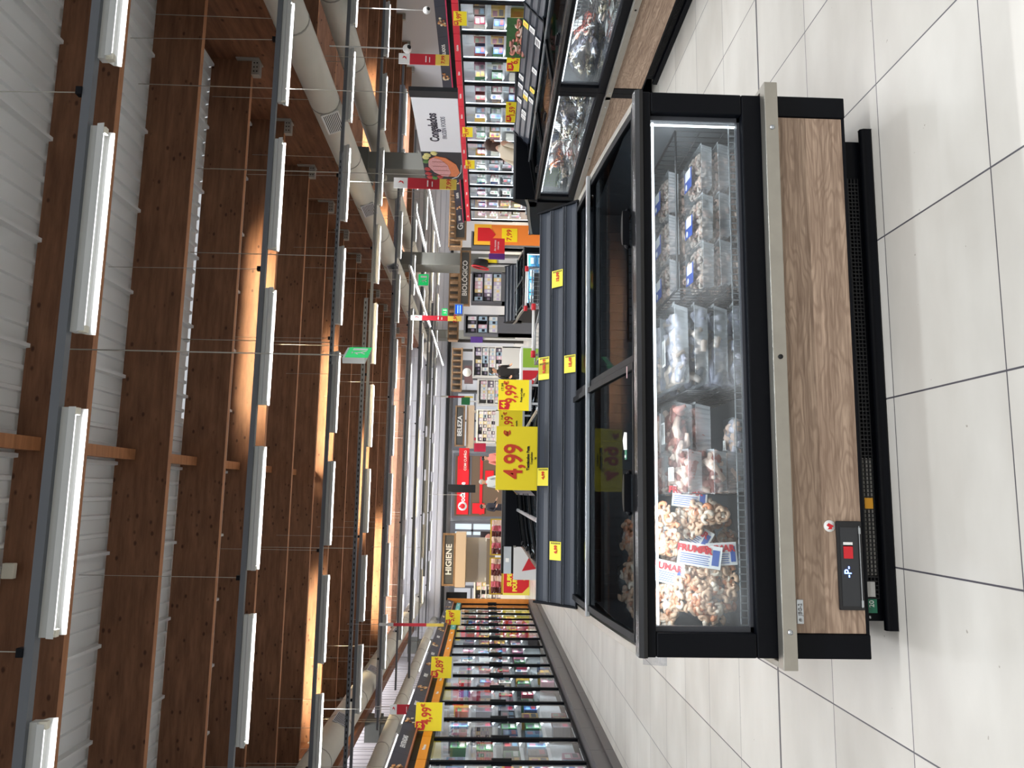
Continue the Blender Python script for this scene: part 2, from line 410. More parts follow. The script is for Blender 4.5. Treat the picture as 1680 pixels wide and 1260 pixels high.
# columns
def column(x, y, top, label, w=.42, d=.75):
    t = thing('steel_column', label, 'column', (x, y, 0))
    m = MB().box(-w/2, w/2, -d/2, d/2, 0, top)
    part('shaft', m, GREYC, t, .02)
    part('base_plate', MB().box(-w/2-.06, w/2+.06, -d/2-.06, d/2+.06, 0, .04), GREYC, t)
    part('cap_plate', MB().box(-w/2-.08, w/2+.08, -d/2-.1, d/2+.1, top-.5, top), mat('column_cap', (92, 94, 90), .6), t)
    part('speaker_box', MB().box(-w/2-.14, -w/2, -.08, .08, top-.95, top-.78), CREAM, t, .02)
column(9.1, 20.4, 5.45, 'large grey column behind the frozen foods sign', .5, .9)
column(9.0, 29.0, 5.45, 'wide grey column beside the organic food sign', .5, 1.1)
column(9.0, 49-6, 5.45, 'distant grey column between the slatted ceilings', .5, .9)
column(-8.1, 27.7, 5.45, 'grey column above the left freezer row, nearer one', .5, .9)
column(-8.1, 42.0, 5.45, 'grey column above the left freezer row, farther one', .5, .9)

# ducts
def duct(x, z, r, y0, y1, label, vents):
    t = thing('ventilation_duct', label, 'duct', (x, y0, z))
    pts = [(0, k, 0) for k in [i*(y1-y0)/12 for i in range(13)]]
    part('duct_tube', MB().tube(pts, r, 20), DUCT, t)
    y = 1.0
    while y < y1-y0:
        part('strap', MB().tube([(0, y-.02, 0), (0, y+.02, 0)], r+.008, 20), mat('duct_strap', (150, 148, 140), .5), t)
        part('hanger_wire', MB().tube([(0, y, r), (0, y, 5.9-z+1.2)], .006, 5), CABLE, t)
        y += 2.6
    for k, vy in enumerate(vents):
        a = math.radians(215)
        g = MB()
        L = .34; 
        for s_ in range(9): g.box(-.15+s_*.0345, -.135+s_*.0345, -L, L, r-.0, r+.015, 1)
        g.box(-.18, .18, -L-.05, L+.05, r-.02, r+.004, 0)
        g.xf(Matrix.Rotation(-math.radians(112) if x > 0 else math.radians(112), 4, 'Y'))
        o = part('air_grille', g, [ALU, BLACK], t); o.location = (0, vy-y0, 0)
duct(7.7, 4.89, .295, 8, 44.8, 'large round cream ventilation duct along the right side', [14.6, 19.4, 24.6, 31, 37])
duct(10.1, 4.88, .275, 8, 44.8, 'second round duct running behind the right columns', [])
duct(-6.1, 5.2, .34, 12, 44.8, 'large round cream ventilation duct along the left side', [20.5, 26, 33])
duct(-7.25, 4.31, .2, 14, 44.8, 'thinner pale duct beneath the left ventilation duct', [])

# ---------------------------------------------------------------- lighting rows
def make_lamp():
    t = thing('ceiling_lamp', 'x', 'lamp')
    L = .78
    part('housing', MB().box(-L, L, -.035, .035, .0, .05), LAMPW, t)
    r = MB()
    r.sheet([(-.085, -.072), (-.072, -.018), (-.034, .0), (.034, .0), (.072, -.018), (.085, -.072)], -L, L, .004, 'x')
    part('reflector', r, LAMPW, t)
    part('tube', MB().tube([(-L+.05, 0, -.021), (L-.05, 0, -.021)], .014, 8), TUBE, t)
    l_ = bpy.data.lights.new('tube_light', 'AREA'); l_.shape = 'RECTANGLE'; l_.size = 1.45; l_.size_y = .03; l_.energy = LAMP_W; l_.color = (.97, .98, 1)
    lo = bpy.data.objects.new('tube_light', l_); C.objects.link(lo); lo.parent = t; lo.location = (0, 0, -.037)
    part('tube_socket', MB().box(-L, -L+.05, -.02, .02, -.055, 0), CREAM, t); part('tube_socket', MB().box(L-.05, L, -.02, .02, -.055, 0), CREAM, t)
    return t
lamp0 = make_lamp(); first = True
rows = [(5.38, 4.45, -3, 2), (.95, 4.45, -3, 2), (-3.5, 4.45, -3, 2), (9.85, 4.45, -3, 2), (14.4, 4.45, -3, 4), (18.9, 4.45, -3, 5), (23.4, 4.45, -3, 5), (27.9, 4.45, -3, 5), (32.4, 4.45, -3, 5), (36.9, 4.45, -3, 5), (41.4, 4.45, -3, 5)]
lampx = 1.87
rown = ['nearest', 'overhead', 'rearmost', 'second', 'third', 'fourth', 'fifth', 'sixth', 'seventh', 'eighth', 'ninth']
for ri, (y, z, a, b) in enumerate(rows):
    tr = thing('lighting_track', 'long grey steel lighting track across the hall, %s row from the camera' % rown[ri], 'track', (0, y-.05, z+.05), 0, 'lighting tracks')
    x0, x1 = -6.9, (6.9 if ri < 3 else 8.5 if ri < 4 else 14)
    m = MB().box(x0, x1, -.005, .03, 0, .065).box(x0, x1, .03, .062, .0, .01).box(x0, x1, .03, .062, .056, .065)
    part('track_profile', m, GALV, tr)
    for k in range(4):
        xx = (-4.9, -1.1, 2.9, 6.2)[k]
        part('suspension_wire', MB().tube([(xx, .02, .06), (xx, .1, 2.1)], .004, 5), CABLE, tr)
        part('wire_clamp', MB().box(xx-.03, xx+.03, -.015, .04, .065, .11), BLACK, tr)
    for k in range(a, b+1):
        x = lampx+2.1*k + (.0 if ri != 0 else .0)
        lab = 'white fluorescent lamp on the %s lighting row, %s' % (rown[ri], 'number %d from the left wall' % (k-a+1) if False else ('%s one from the left' % ordn[k-a].replace('nearest', 'first')))
        if first: lamp0.location = (x, y+.02, z); lamp0['label'] = lab; lamp0['group'] = 'fluorescent ceiling lamps'; first = False
        else: dup(lamp0, (x, y+.02, z), 0, lab, 'fluorescent ceiling lamps')
# lamps that run lengthways beyond the right duct and on the left
blamp = None
for i, (x, z, y0, y1) in enumerate(((8.0, 3.67, 20.9, 24.3), (8.8, 3.36, 21, 26.4), (6.4, 3.8, 21, 29), (6.4, 3.8, 29.6, 38), (-6.9, 3.9, 20, 23), (-6.9, 3.9, 24, 28), (-6.75, 3.9, 30, 36))):
    t = thing('batten_lamp', 'thin bright lamp bar running lengthways, %s from the front %s' % (ordn[i].replace('nearest', 'first'), 'beyond the round duct'), 'lamp', (x, y0, z), 0, 'lengthways lamp bars')
    part('housing', MB().box(-.04, .04, 0, y1-y0, 0, .05), LAMPW, t); part('tube', MB().tube([(0, .05, -.012), (0, y1-y0-.05, -.012)], .014, 6), mat('far_tube', (250, 250, 255), .5, emit=4), t)
    part('suspension_wire', MB().tube([(0, .4, .05), (0, .4, (5.45 if x == 8.8 else 7.25)-z)], .006, 5), CABLE, t)

# cable trays and perforated channels
def tray(x0, x1, y, z, w, h, label, perf=0, chrome=False):
    t = thing('cable_tray', label, 'cable tray', ((x0+x1)/2, y, z))
    L = (x1-x0)/2; m = MB().box(-L, L, 0, w, 0, .01).box(-L, L, -.006, 0, 0, h).box(-L, L, w, w+.006, 0, h)
    part('tray_body', m, GALV if not chrome else mat('shiny_tray', (150, 150, 160), .25, .9), t)
    if perf:
        p = MB(); n = int(2*L/perf)
        for k in range(n): p.box(-L+k*perf, -L+k*perf+perf*.45, -.009, -.006, h*.35, h*.65)
        part('slots', p, BLACKM, t, kind='stuff')
    for k in range(3):
        part('suspension_wire', MB().tube([(-L*.8+k*L*.8, w/2, h), (-L*.8+k*L*.8, w/2, 6.4-z)], .007, 5), CABLE, t)
tray(-6.9, 14, 24.6, 4.62, .25, .17, 'broad shiny cable tray across the hall above the signs', 0, True)
tray(-6.9, 4.4, 17.0, 4.32, .05, .08, 'thin perforated steel channel across the hall behind the third lamp row', .12)
tray(2.0, 5.6, 12.0, 4.02, .04, .05, 'short perforated channel hanging under the right duct', .1)
tray(-3.6, 8.5, 33.5, 4.05, .1, .1, 'far grey cable tray over the cosmetics shelves')
tray(-6.9, 14, 29.6, 4.2, .1, .08, 'slim cable tray over the middle of the shop')
# rods and wires that cross the beams
t = thing('junction_box', 'small cream junction box on the nearest roof beam', 'junction box', tuple(at(18, 936, 9.3)))
part('box', MB().box(-.09, .09, -.07, 0, -.07, .07), CREAM, t, .01); part('cable', MB().tube([(0, -.03, .07), (0, -.02, .7)], .012, 6), CREAM, t)

# ---------------------------------------------------------------- island freezers (local: front faces -y, width along x, z up)
LID0 = [(.05, .955), (.25, .978), (.5, 1.005), (.75, 1.028), (.98, 1.045), (1.15, 1.055)]
LID = LID0
def lidz(y):
    for (a, b), (c, d) in zip(LID, LID[1:]):
        if y <= c: return b+(d-b)*(y-a)/(c-a)
    return LID[-1][1]
def freezer(label, loc, rz, W, D, head=True, detail=True, group=None, windows=1, lids=2, rear_rail=True, tags=()):
    t = thing('island_freezer', label, 'freezer', loc, rz, group)
    kf = (D-.25)/1.15; LID = [(a*kf, b) for a, b in LID0]
    p = MB().box(.12, W-.14, .088, D-.1, .0, .133)
    part('plinth', p, BLACK, t)
    k = MB().prism([(.05, .0), (.05, .034), (.058, .046), (.078, .046), (.088, .0)], .09, W-.10, 'x')
    part('kick_bumper', k, BLACK, t, .012)
    g = MB()
    x = .2
    for i in range(5): g.box(.2, W-.3, .080, .087, .052+i*.0135, .0555+i*.0135)
    n = int((W-.5)/.0155)
    for i in range(n): g.box(.2+i*.0155, .204+i*.0155, .079, .086, .052, .122)
    part('grille', g, mat('grille_black', (12, 14, 18), .5), t)
    part('grille_light_patch', MB().box(.285, .72, .0865, .0875, .054, .115), mat('grille_lit_grey', (150, 148, 142), .7), t)  # pale plate painted as light coming through the grille
    # lower casing
    c = MB().box(0, W, .004, D, .133, .147)
    c.box(0, .085, 0, .06, .133, .42).box(W-.085, W, 0, .06, .133, .42).box(.0, W, .02, .04, .133, .46)
    part('lower_frame', c, BLACK, t, .004)
    o = MB().box(.088, W-.088, .006, .022, .147, .455); part('front_panel', o, OAK, t)
    o = MB().box(.008, .02, .06, D-.02, .147, .455).box(W-.02, W-.008, .06, D-.02, .147, .455)
    part('side_panel', o, OAKY, t)
    b = MB().box(-.03, W+.028, -.052, -.004, .42, .472)
    if head:
        b.box(-.03, -.006, -.0035, D-.1, .42, .472).box(W+.006, W+.028, -.0035, D-.1, .42, .472)
    bp = part('bumper_rail', b, STEEL, t, .003)
    sc = MB()
    for xx in (.1, W-.16, W*.505): sc.tube([(xx, -.056, .445), (xx, -.05, .445)], .009, 10, 0 if xx != W*.505 else 1)
    part('screw', sc, [ALU, BLACKM], bp)
    # window wall
    f = MB()
    nw = windows; ww = (W-.17)/nw
    f.box(0, W, 0, .05, .455, .545)
    f.box(0, W, -.002, .06, .905, .94)
    for i in range(nw+1):
        xx = .085+i*ww
        wd = .085 if i in (0, nw) else .04
        f.box(xx-(.085 if i == 0 else wd if i < nw else 0), xx+(0 if i == 0 else wd if i < nw else .085), 0, .055, .545, .905)
    part('window_frame', f, BLACK, t, .006)
    f2 = MB()
    for i in range(nw):
        a, z_ = .085+i*ww+.0+(.04 if i else 0), .085+(i+1)*ww-(.04 if i < nw-1 else 0)
        f2.box(a, z_, .03, .05, .545, .556).box(a, a+.018, .03, .05, .545, .905).box(z_-.018, z_, .03, .05, .545, .905)
        gl = MB().box(a+.01, z_-.01, .036, .042, .55, .906); part('window_glass', gl, GLASSW, t)
        led = MB().box(a+.02, z_-.02, .046, .052, .884, .892).box(z_-.028, z_-.022, .052, .06, .556, .9)
        part('led_strip', led, LED, t)
        l_ = bpy.data.lights.new('led_lamp', 'AREA'); l_.shape = 'RECTANGLE'; l_.size = z_-a-.06; l_.size_y = .03; l_.energy = 9*(z_-a)*LEDW; l_.color = (.93, .97, 1)
        lo = bpy.data.objects.new('led_lamp', l_); C.objects.link(lo); lo.parent = t; lo.location = ((a+z_)/2, .085, .9); lo.rotation_euler = (math.radians(28), 0, 0)
    part('window_seal', f2, mat('seal_grey', (58, 60, 66), .5), t)
    tr = MB().prism([(-.012, .938), (-.016, .952), (-.006, .968), (.03, .972), (.055, .962), (.055, .938)], 0, W, 'x', 0)
    part('top_rail', tr, mat('top_rail_black', (10, 11, 14), .25, spec=.4), t)
    # liner
    iy = D-.16
    l = MB().box(.03, W-.03, .1, iy, .46, .475)
    l.box(.02, .035, .06, iy, .46, .95).box(W-.035, W-.02, .06, iy, .46, .95).box(.03, W-.03, iy, iy+.015, .46, 1.02)
    for i in range(int((W-.1)/.05)): l.box(.05+i*.05, .062+i*.05, iy-.008, iy, .5, .98)
    part('liner', l, INSIDE, t)
    # vent ladder along the window foot
    v = MB()
    v.box(.09, W-.09, .075, .079, .545, .549).box(.09, W-.09, .075, .079, .572, .576)
    for i in range(int((W-.2)/.026)): v.box(.1+i*.026, .1035+i*.026, .075, .079, .545, .576)
    part('vent_ladder', v, mat('vent_white', (168, 172, 176), .5), t)
    # side cheeks with steel edge
    for sx, xx in ((0, 0), (1, W)):
        x0, x1 = (xx, xx+.03) if not sx else (xx-.03, xx)
        pr = [(.03, .455)]+[(a, b_-.035) for a, b_ in LID]+[(D-.1, 1.03), (D-.1, .455)]
        part('side_cheek', MB().prism(pr, x0, x1, 'x'), BLACK, t)
        pr = [(a+.02, b_-.036) for a, b_ in LID]+[(D-.02, 1.055), (D-.02, 1.09)]+[(a+.02, b_-.003) for a, b_ in LID[::-1]]
        if not head and sx: continue
        part('steel_edge', MB().prism(pr, x0-.012 if not sx else x0+.012, x1-.012 if not sx else x1+.012, 'x'), STEEL, t)
    # lids
    lw = (W-.08)/lids
    for i in range(lids):
        a, z_ = .04+i*lw, .04+(i+1)*lw; up = .012 if i % 2 == 0 else 0
        L = [(y, z+up) for y, z in LID]
        g_ = MB().sheet(L, a+.02, z_-.02, .006, 'x')
        gl = part('lid_glass', g_, GLASSL, t)
        fr = MB()
        for xx in (a+.004, z_-.03): fr.sheet([(y, z+.006) for y, z in L], xx, xx+.026, .02, 'x')
        fr.box(a, z_, .05, .068, .958+up*.2, .97+up*.2)
        part('lid_frame', fr, mat('lid_frame_black', (14, 15, 18), .5, spec=.15), t, .002)
        hx = (a+z_)/2+.02
        h = MB(); pts = []
        for q in range(13):
            an = PI*q/12; pts.append((hx+.075*math.cos(an), .075+.045*math.sin(an), .982+.006*math.sin(an)))
        h.tube(pts, .009, 8); vs = [(hx+.07*math.cos(PI*q/12), .072+.04*math.sin(PI*q/12), .98) for q in range(13)]
        h.prism([(q[0], q[1]) for q in vs], .978, 1.004, 'z')
        part('lid_handle', h, BLACK, t)
    al = MB().box(.02, W-.02, .76*kf, .76*kf+.03, 1.036, 1.056).box(.02, W-.02, .80*kf, .80*kf+.012, 1.036, 1.05)
    part('cross_rail', al, ALU, t, .003)
    if rear_rail:
        r = thing_rail(t, W, D, tags)
    return t

def thing_rail(t, W, D, tags):
    """three stepped label channels leaning back"""
    y0, z0, y1, z1 = D-.27, 1.045, D-.07, 1.235
    d = Vector((y1-y0, z1-z0)); L = d.length; d.normalize(); n = Vector((-d.y, d.x))
    P = lambda s, h: (y0+d.x*s+n.x*h, z0+d.y*s+n.y*h)
    body = MB().prism([P(0, 0), P(L, 0), P(L+.012, -.005), (y1+.05, z1-.02), (y1+.05, .93), (y0, .93)], 0, W, 'x')
    part('rail_body', body, BLACK, t)
    for i in range(3):
        s0, s1 = L*i/3+.004, L*(i+1)/3-.002
        prof = [P(s0, .003), P(s0, .016), P(s0+.006, .019), P(s0+.014, .010), P((s0+s1)/2, .0075), P(s1-.012, .010), P(s1-.005, .018), P(s1, .016), P(s1, .003)]
        ch = part('label_channel', MB().prism(prof, .012, W-.012, 'x', 0), CHAN, t)
    for ea, eb in ((0, .011), (W-.011, W)): part('end_cap', MB().prism([P(-.005, .0), P(-.005, .02), P(L+.012, .022), P(L+.012, 0)], ea, eb, 'x'), BLACK, t)
    for (x, row, txt) in tags:
        s = L*(row+.5)/3; hgt = L/3*.84
        a = P(s-hgt/2, .0195); b = P(s+hgt/2, .0195)
        m = MB().add([(x-.047, a[0], a[1]), (x+.047, a[0], a[1]), (x+.047, b[0], b[1]), (x-.047, b[0], b[1])], [(0,1,2,3)])
        m.add([(x-.047, a[0]+.001, a[1]-.001), (x+.047, a[0]+.001, a[1]-.001), (x+.047, b[0]+.001, b[1]-.001), (x-.047, b[0]+.001, b[1]-.001)], [(3,2,1,0)])
        tg = part('price_tag', m, YELL, t)
        c = P(s-.004, .021); up = (0, d.x, d.y)
        text(txt, .024, (x+.008, c[0], c[1]), (1,0,0), up, REDP, tg, bold=.0012)
        q = MB()
        for k in range(7):
            a2, b2 = P(s+hgt*.05, .0205), P(s+hgt*.4, .0205)
            q.add([(x+.033+(0)*0, 0, 0)]*3, [])
            xx = x+.034; sa = P(s-hgt*.42+k*hgt*.12, .0205); sb = P(s-hgt*.42+k*hgt*.12+hgt*.06, .0205)
            q.add([(xx, sa[0], sa[1]), (xx+.009, sa[0], sa[1]), (xx+.009, sb[0], sb[1]), (xx, sb[0], sb[1])], [(0,1,2,3)])
        part('barcode', q, INK, tg)

HX, HW, HY, HD = -.565, 2.137, 2.75, 1.40
head = freezer('large oak and black island freezer in front of the camera, facing it', (HX, HY, 0), 0, HW, HD,
    tags=((.69+.565, 2, '13,19'), (1.16+.565, 1, '13,99'), (.68+.565, 0, '15,49'), (.66+.565, 2, '9,99'), (.09+.565, 2, '4,99'), (-.29+.565, 1, '6,99')))
# control panel, badges
cp = part('control_panel', MB().box(.17, .485, -.006, .006, .150, .243), mat('panel_black', (22, 22, 25), .3), head, .004)
part('panel_recess', MB().box(.185, .462, -.0075, -.006, .168, .232), mat('panel_recess', (44, 46, 50), .35), cp)
text('-P-', .036, (.305, -.009, .208), (1,0,0), (0,0,1), mat('blue_led', (120, 150, 255), .5, emit=5), cp, 'display')
part('service_sticker', MB().box(.352, .40, -.0095, -.0078, .188, .222).box(.395, .41, -.0095, -.0078, .188, .222, 1), [RED, PAPER], cp)
part('panel_latch', MB().box(.18, .468, -.009, -.0075, .160, .163).box(.182, .205, -.010, -.0075, .157, .165).box(.44, .462, -.01, -.0075, .157, .165), ALU, cp)
sk = part('round_sticker', MB().tube([(.468, .003, .262), (.468, .0052, .262)], .001, 3), PAPER, head)
m = MB().tube([(.466, .0055, .264), (.466, .003, .264)], .021, 24); part('round_badge', m, PAPER, head)
m = MB()
m.add([(.455, .0022, .256), (.47, .0022, .254), (.477, .0022, .268), (.468, .0022, .276), (.462, .0022, .266), (.454, .0022, .272)], [(0,1,2,3,4,5)])
m.add([(.463, .002, .25), (.468, .002, .25), (.471, .002, .258), (.462, .002, .258)], [(0,1,2,3)])
part('bird_emblem', m, RED, head)
bd = part('maker_badge', MB().box(.12, .205, .002, .006, .372, .397), ALU, head, .002)
text('JBG-2', .018, (.17, .0005, .384), (1,0,0), (0,0,1), mat('badge_ink', (150, 150, 150), .5), bd)
part('badge_mark', MB().tube([(.134, .002, .384), (.134, .0, .384)], .006, 6), mat('badge_ink', (150, 150, 150), .5), bd)
gs = part('number_sticker', MB().box(.15, .20, .075, .078, .066, .106), GREEN, head)
text('20', .026, (.183, .0745, .086), (1,0,0), (0,0,1), PAPER, gs)
part('barcode_sticker', MB().box(.208, .262, .075, .078, .07, .10), mat('silver_label', (190, 190, 188), .5), head)
part('warning_sticker', MB().box(.53, .57, .0775, .0785, .06, .092), mat('warning_yellow', (226, 160, 30), .5), head)
part('screw_head', MB().tube([(.135, .088, .09), (.135, .083, .09)], .006, 10), ALU, head)
vs = part('lid_sticker', MB().box(.70, .74, .1, .14, .987, .9885), GREEN, head); text('5', .03, (.712, .12, .9892), (1,0,0), (0,1,0), PAPER, vs)
part('torn_label', MB().add([(.735, .09, .989), (.80, .085, .99), (.805, .13, .992), (.775, .15, .994), (.738, .14, .992)], [(0,1,2,3,4)]), PAPER, head)
part('small_label', MB().box(1.01, 1.055, .09, .10, .986, .9872), mat('pink_label', (226, 190, 190), .5), head)

# ---------------------------------------------------------------- goods in the front freezer (world coordinates)
FZ = .478; X0 = HX; Y0 = HY
def wire_basket(x0, x1, y0, y1, z0, z1, label, front=True):
    t = thing('wire_basket', label, 'basket', ((x0+x1)/2, (y0+y1)/2, z0)); hx, hy, h = (x1-x0)/2, (y1-y0)/2, z1-z0
    r = MB().tube([(-hx,-hy,h),(hx,-hy,h),(hx,hy,h),(-hx,hy,h),(-hx,-hy,h)], .005, 6)
    r.tube([(-hx,-hy,.004),(hx,-hy,.004),(hx,hy,.004),(-hx,hy,.004),(-hx,-hy,.004)], .004, 6)
    part('rim', r, WIRE, t)
    m = MB(); n = int(2*hx/.045)
    for i in range(n+1):
        x = -hx+2*hx*i/n; m.tube([(x,-hy,h if front else .01),(x,-hy,.004),(x,hy,.004),(x,hy,h)], .0022, 5)
    n = int(2*hy/.045)
    for i in range(n+1):
        y = -hy+2*hy*i/n; m.tube([(-hx,y,h),(-hx,y,.004),(hx,y,.004),(hx,y,h)], .0022, 5)
    for k in (.33, .66): m.tube([(-hx,-hy,h*k),(-hx,hy,h*k),(hx,hy,h*k),(hx,-hy,h*k)], .0022, 5) if not front else m.tube([(-hx,-hy,h*k),(hx,-hy,h*k),(hx,hy,h*k),(-hx,hy,h*k),(-hx,-hy,h*k)], .0022, 5)
    part('wire_mesh', m, WIRE, t, kind='stuff')
    return t
for a, b, lab in ((.81, 1.47, 'black wire basket holding prawn trays at the right of the front freezer'), ):
    wire_basket(a, b, Y0+.12, Y0+1.16, FZ, FZ+.30, lab, False)
for x in (.78, .405, .01):
    m = MB()
    for i in range(22): m.tube([(x, Y0+.12+i*.046, FZ+.01), (x, Y0+.12+i*.046, FZ+.27)], .0022, 5)
    for z in (.01, .14, .27): m.tube([(x, Y0+.12, FZ+z), (x, Y0+1.14, FZ+z)], .003, 5)
    solo('wire_divider', m, WIRE, 'black wire divider in the front freezer, %s' % {.78: 'left of the prawn trays', .405: 'between the squid bags and the meat tray', .01: 'right of the prawn bags'}[x], 'divider')

def prawns(m, n, bx, by, bz, seed, r=.0095, R=.02):
    rnd = random.Random(seed)
    for i in range(n):
        cx, cy, cz = rnd.uniform(-bx, bx), rnd.uniform(-by, by), rnd.uniform(-bz, bz)
        ex = 1-(cx/bx)**2*.45
        cy *= ex; cz *= ex
        a0 = rnd.uniform(0, 6.28); ti = rnd.uniform(-.8, .8); ya = rnd.uniform(0, 6.28)
        pts = []; rs = []
        for k in range(7):
            a = a0+k*.62; v = Vector((math.cos(a)*R, math.sin(a)*R, (k-3)*.001))
            v.rotate(Matrix.Rotation(ti, 3, 'X') @ Matrix.Rotation(ya, 3, 'Z')); pts.append((cx+v.x, cy+v.y, cz+v.z)); rs.append(r*(1.05-.11*k))
        m.tube(pts, rs, 7, rnd.choice((0, 0, 0, 1, 2)))
PR1 = mat('prawn_flesh', (236, 196, 164), .35, spec=.6, noise=.12, nscale=60); PR2 = mat('prawn_orange', (226, 150, 108), .35, spec=.6, noise=.2, nscale=60); PR3 = mat('prawn_pale', (240, 222, 202), .3, spec=.6, noise=.08, nscale=60)
PRD = mat('raw_prawn_grey', (196, 180, 170), .3, spec=.6, noise=.25, nscale=50); PRP = mat('raw_prawn_pink', (212, 178, 164), .3, spec=.6, noise=.25, nscale=50); SQ = mat('squid_grey', (150, 150, 166), .35, spec=.6, noise=.3, nscale=40)
MEAT = mat('octopus_pink', (196, 134, 122), .35, spec=.5, noise=.3, nscale=40); FAT = mat('pale_fish', (226, 196, 180), .35, spec=.5, noise=.15, nscale=40)
def film_pillow(m, hx, hy, hz, seed, u=16, v=10, amp=.1):
    rnd = random.Random(seed); vs = []
    for j in range(v+1):
        for i in range(u+1):
            x = -1+2*i/u; y = -1+2*j/v
            k = max(0, (1-abs(x)**3.2)*(1-abs(y)**3.2))**.5
            vs.append((x*hx, y*hy, hz*k*(1+rnd.uniform(-amp, amp))))
    n = len(vs); vs += [(a, b, -c) for a, b, c in vs]; fs = []
    for j in range(v):
        for i in range(u):
            a = j*(u+1)+i; fs.append((a, a+1, a+u+2, a+u+1)); fs.append((n+a+u+1, n+a+u+2, n+a+1, n+a))
    return m.add(vs, fs, 0, True)
def prawn_bag(label, loc, rot, hx=.14, hy=.10, hz=.04, n=95, seed=1, brand=True, mats=None, R=.02, r=.0095, group=None):
    t = thing('frozen_bag', label, 'bag of frozen seafood', loc, 0, group); t.rotation_euler = rot
    m = MB(); prawns(m, n, hx*.82, hy*.8, hz*.62, seed, r, R); part('prawns', m, mats or [PR1, PR2, PR3], t, kind='stuff')
    f = MB(); film_pillow(f, hx, hy, hz, seed); part('clear_film', f, FILM, t)
    if brand:
        q = hz*.95
        # header card folded over the end
        e0, z_ = hx*.80, hz*.75
        hd = part('header_card', MB().box(e0, e0+.085, -hy*.95, hy*.95, z_, z_+.0015), PAPER, t)
        text('FRUMAR', .034, (e0+.062, hy*.25, z_+.003), (0,-1,0), (1,0,0), RED, hd, bold=.0014)
        l = MB().box(e0+.012, e0+.07, -hy*.85, -hy*.55, z_+.0016, z_+.0024)
        for k in range(5): l.box(e0+.008+.008*k, e0+.011+.008*k, -hy*(.45-.05*(k % 2)), hy*.85, z_+.0016, z_+.0022)
        part('small_print', l, mat('print_blue', (60, 96, 176), .6), hd)
    return t
def R3(a, b, c): return (math.radians(a), math.radians(b), math.radians(c))
# bags lean against the window: local z is the flat face normal
# orientation helper: face normal towards the camera (-y) is rotation +90 about x
bags = [  # px, py, depth, tilt, roll, hx, hy, name, seed, header
 (1140, 965, 2.93, 80, -8, .105, .085, 'main bag of cooked prawns behind the glass, white and blue header fully readable', 4, True),
 (1186, 962, 2.92, 86, 4, .10, .06, 'lowest bag of pinkish prawns with a grey blue header, left end', 3, True),
 (1088, 868, 2.98, 66, 10, .11, .065, 'orange prawn bag high behind the glass beside the wire divider', 6, False),
 (1128, 856, 3.0, 74, -6, .07, .07, 'prawn bag beside the wire divider with its header half covered', 8, True),
 (1092, 990, 2.99, 62, -10, .10, .06, 'pink prawn bag under the lid edge, upper left corner behind the glass', 7, True),
 (1160, 1005, 2.90, 84, 38, .075, .05, 'crumpled prawn bag leaning into the lower left corner', 5, False),
 (1162, 840, 2.95, 82, 70, .075, .045, 'slim bag of pink prawns standing low by the divider', 11, False),
 (1115, 920, 3.06, 70, -30, .10, .07, 'bag of pale prawns wedged behind the readable header', 10, True),
 (1040, 965, 3.06, 22, 20, .11, .085, 'prawn bag bulging up under the left sliding lid', 9, False),
 (1040, 885, 3.10, 16, -35, .10, .08, 'second prawn bag under the left lid, beside the handle', 12, False),
 (1140, 960, 3.16, 60, 5, .12, .09, 'prawn bag hidden behind the main readable one', 13, False),
 (1180, 880, 3.12, 75, 15, .10, .07, 'prawn bag low in the second row', 14, False)]
for px_, py_, dy, tl, ro, hx, hy, lab, sd_, br in bags:
    p_ = at(px_, py_, dy)
    rot = (Matrix.Rotation(math.radians(tl), 4, 'X') @ Matrix.Rotation(math.radians(ro), 4, 'Z')).to_euler()
    prawn_bag(lab, (max(-.42, p_.x), dy, max(p_.z, FZ+hy*.7)), rot, hx, hy, .036, int(9000*hx*hy)+14, sd_, br, None, .0125, .0115)

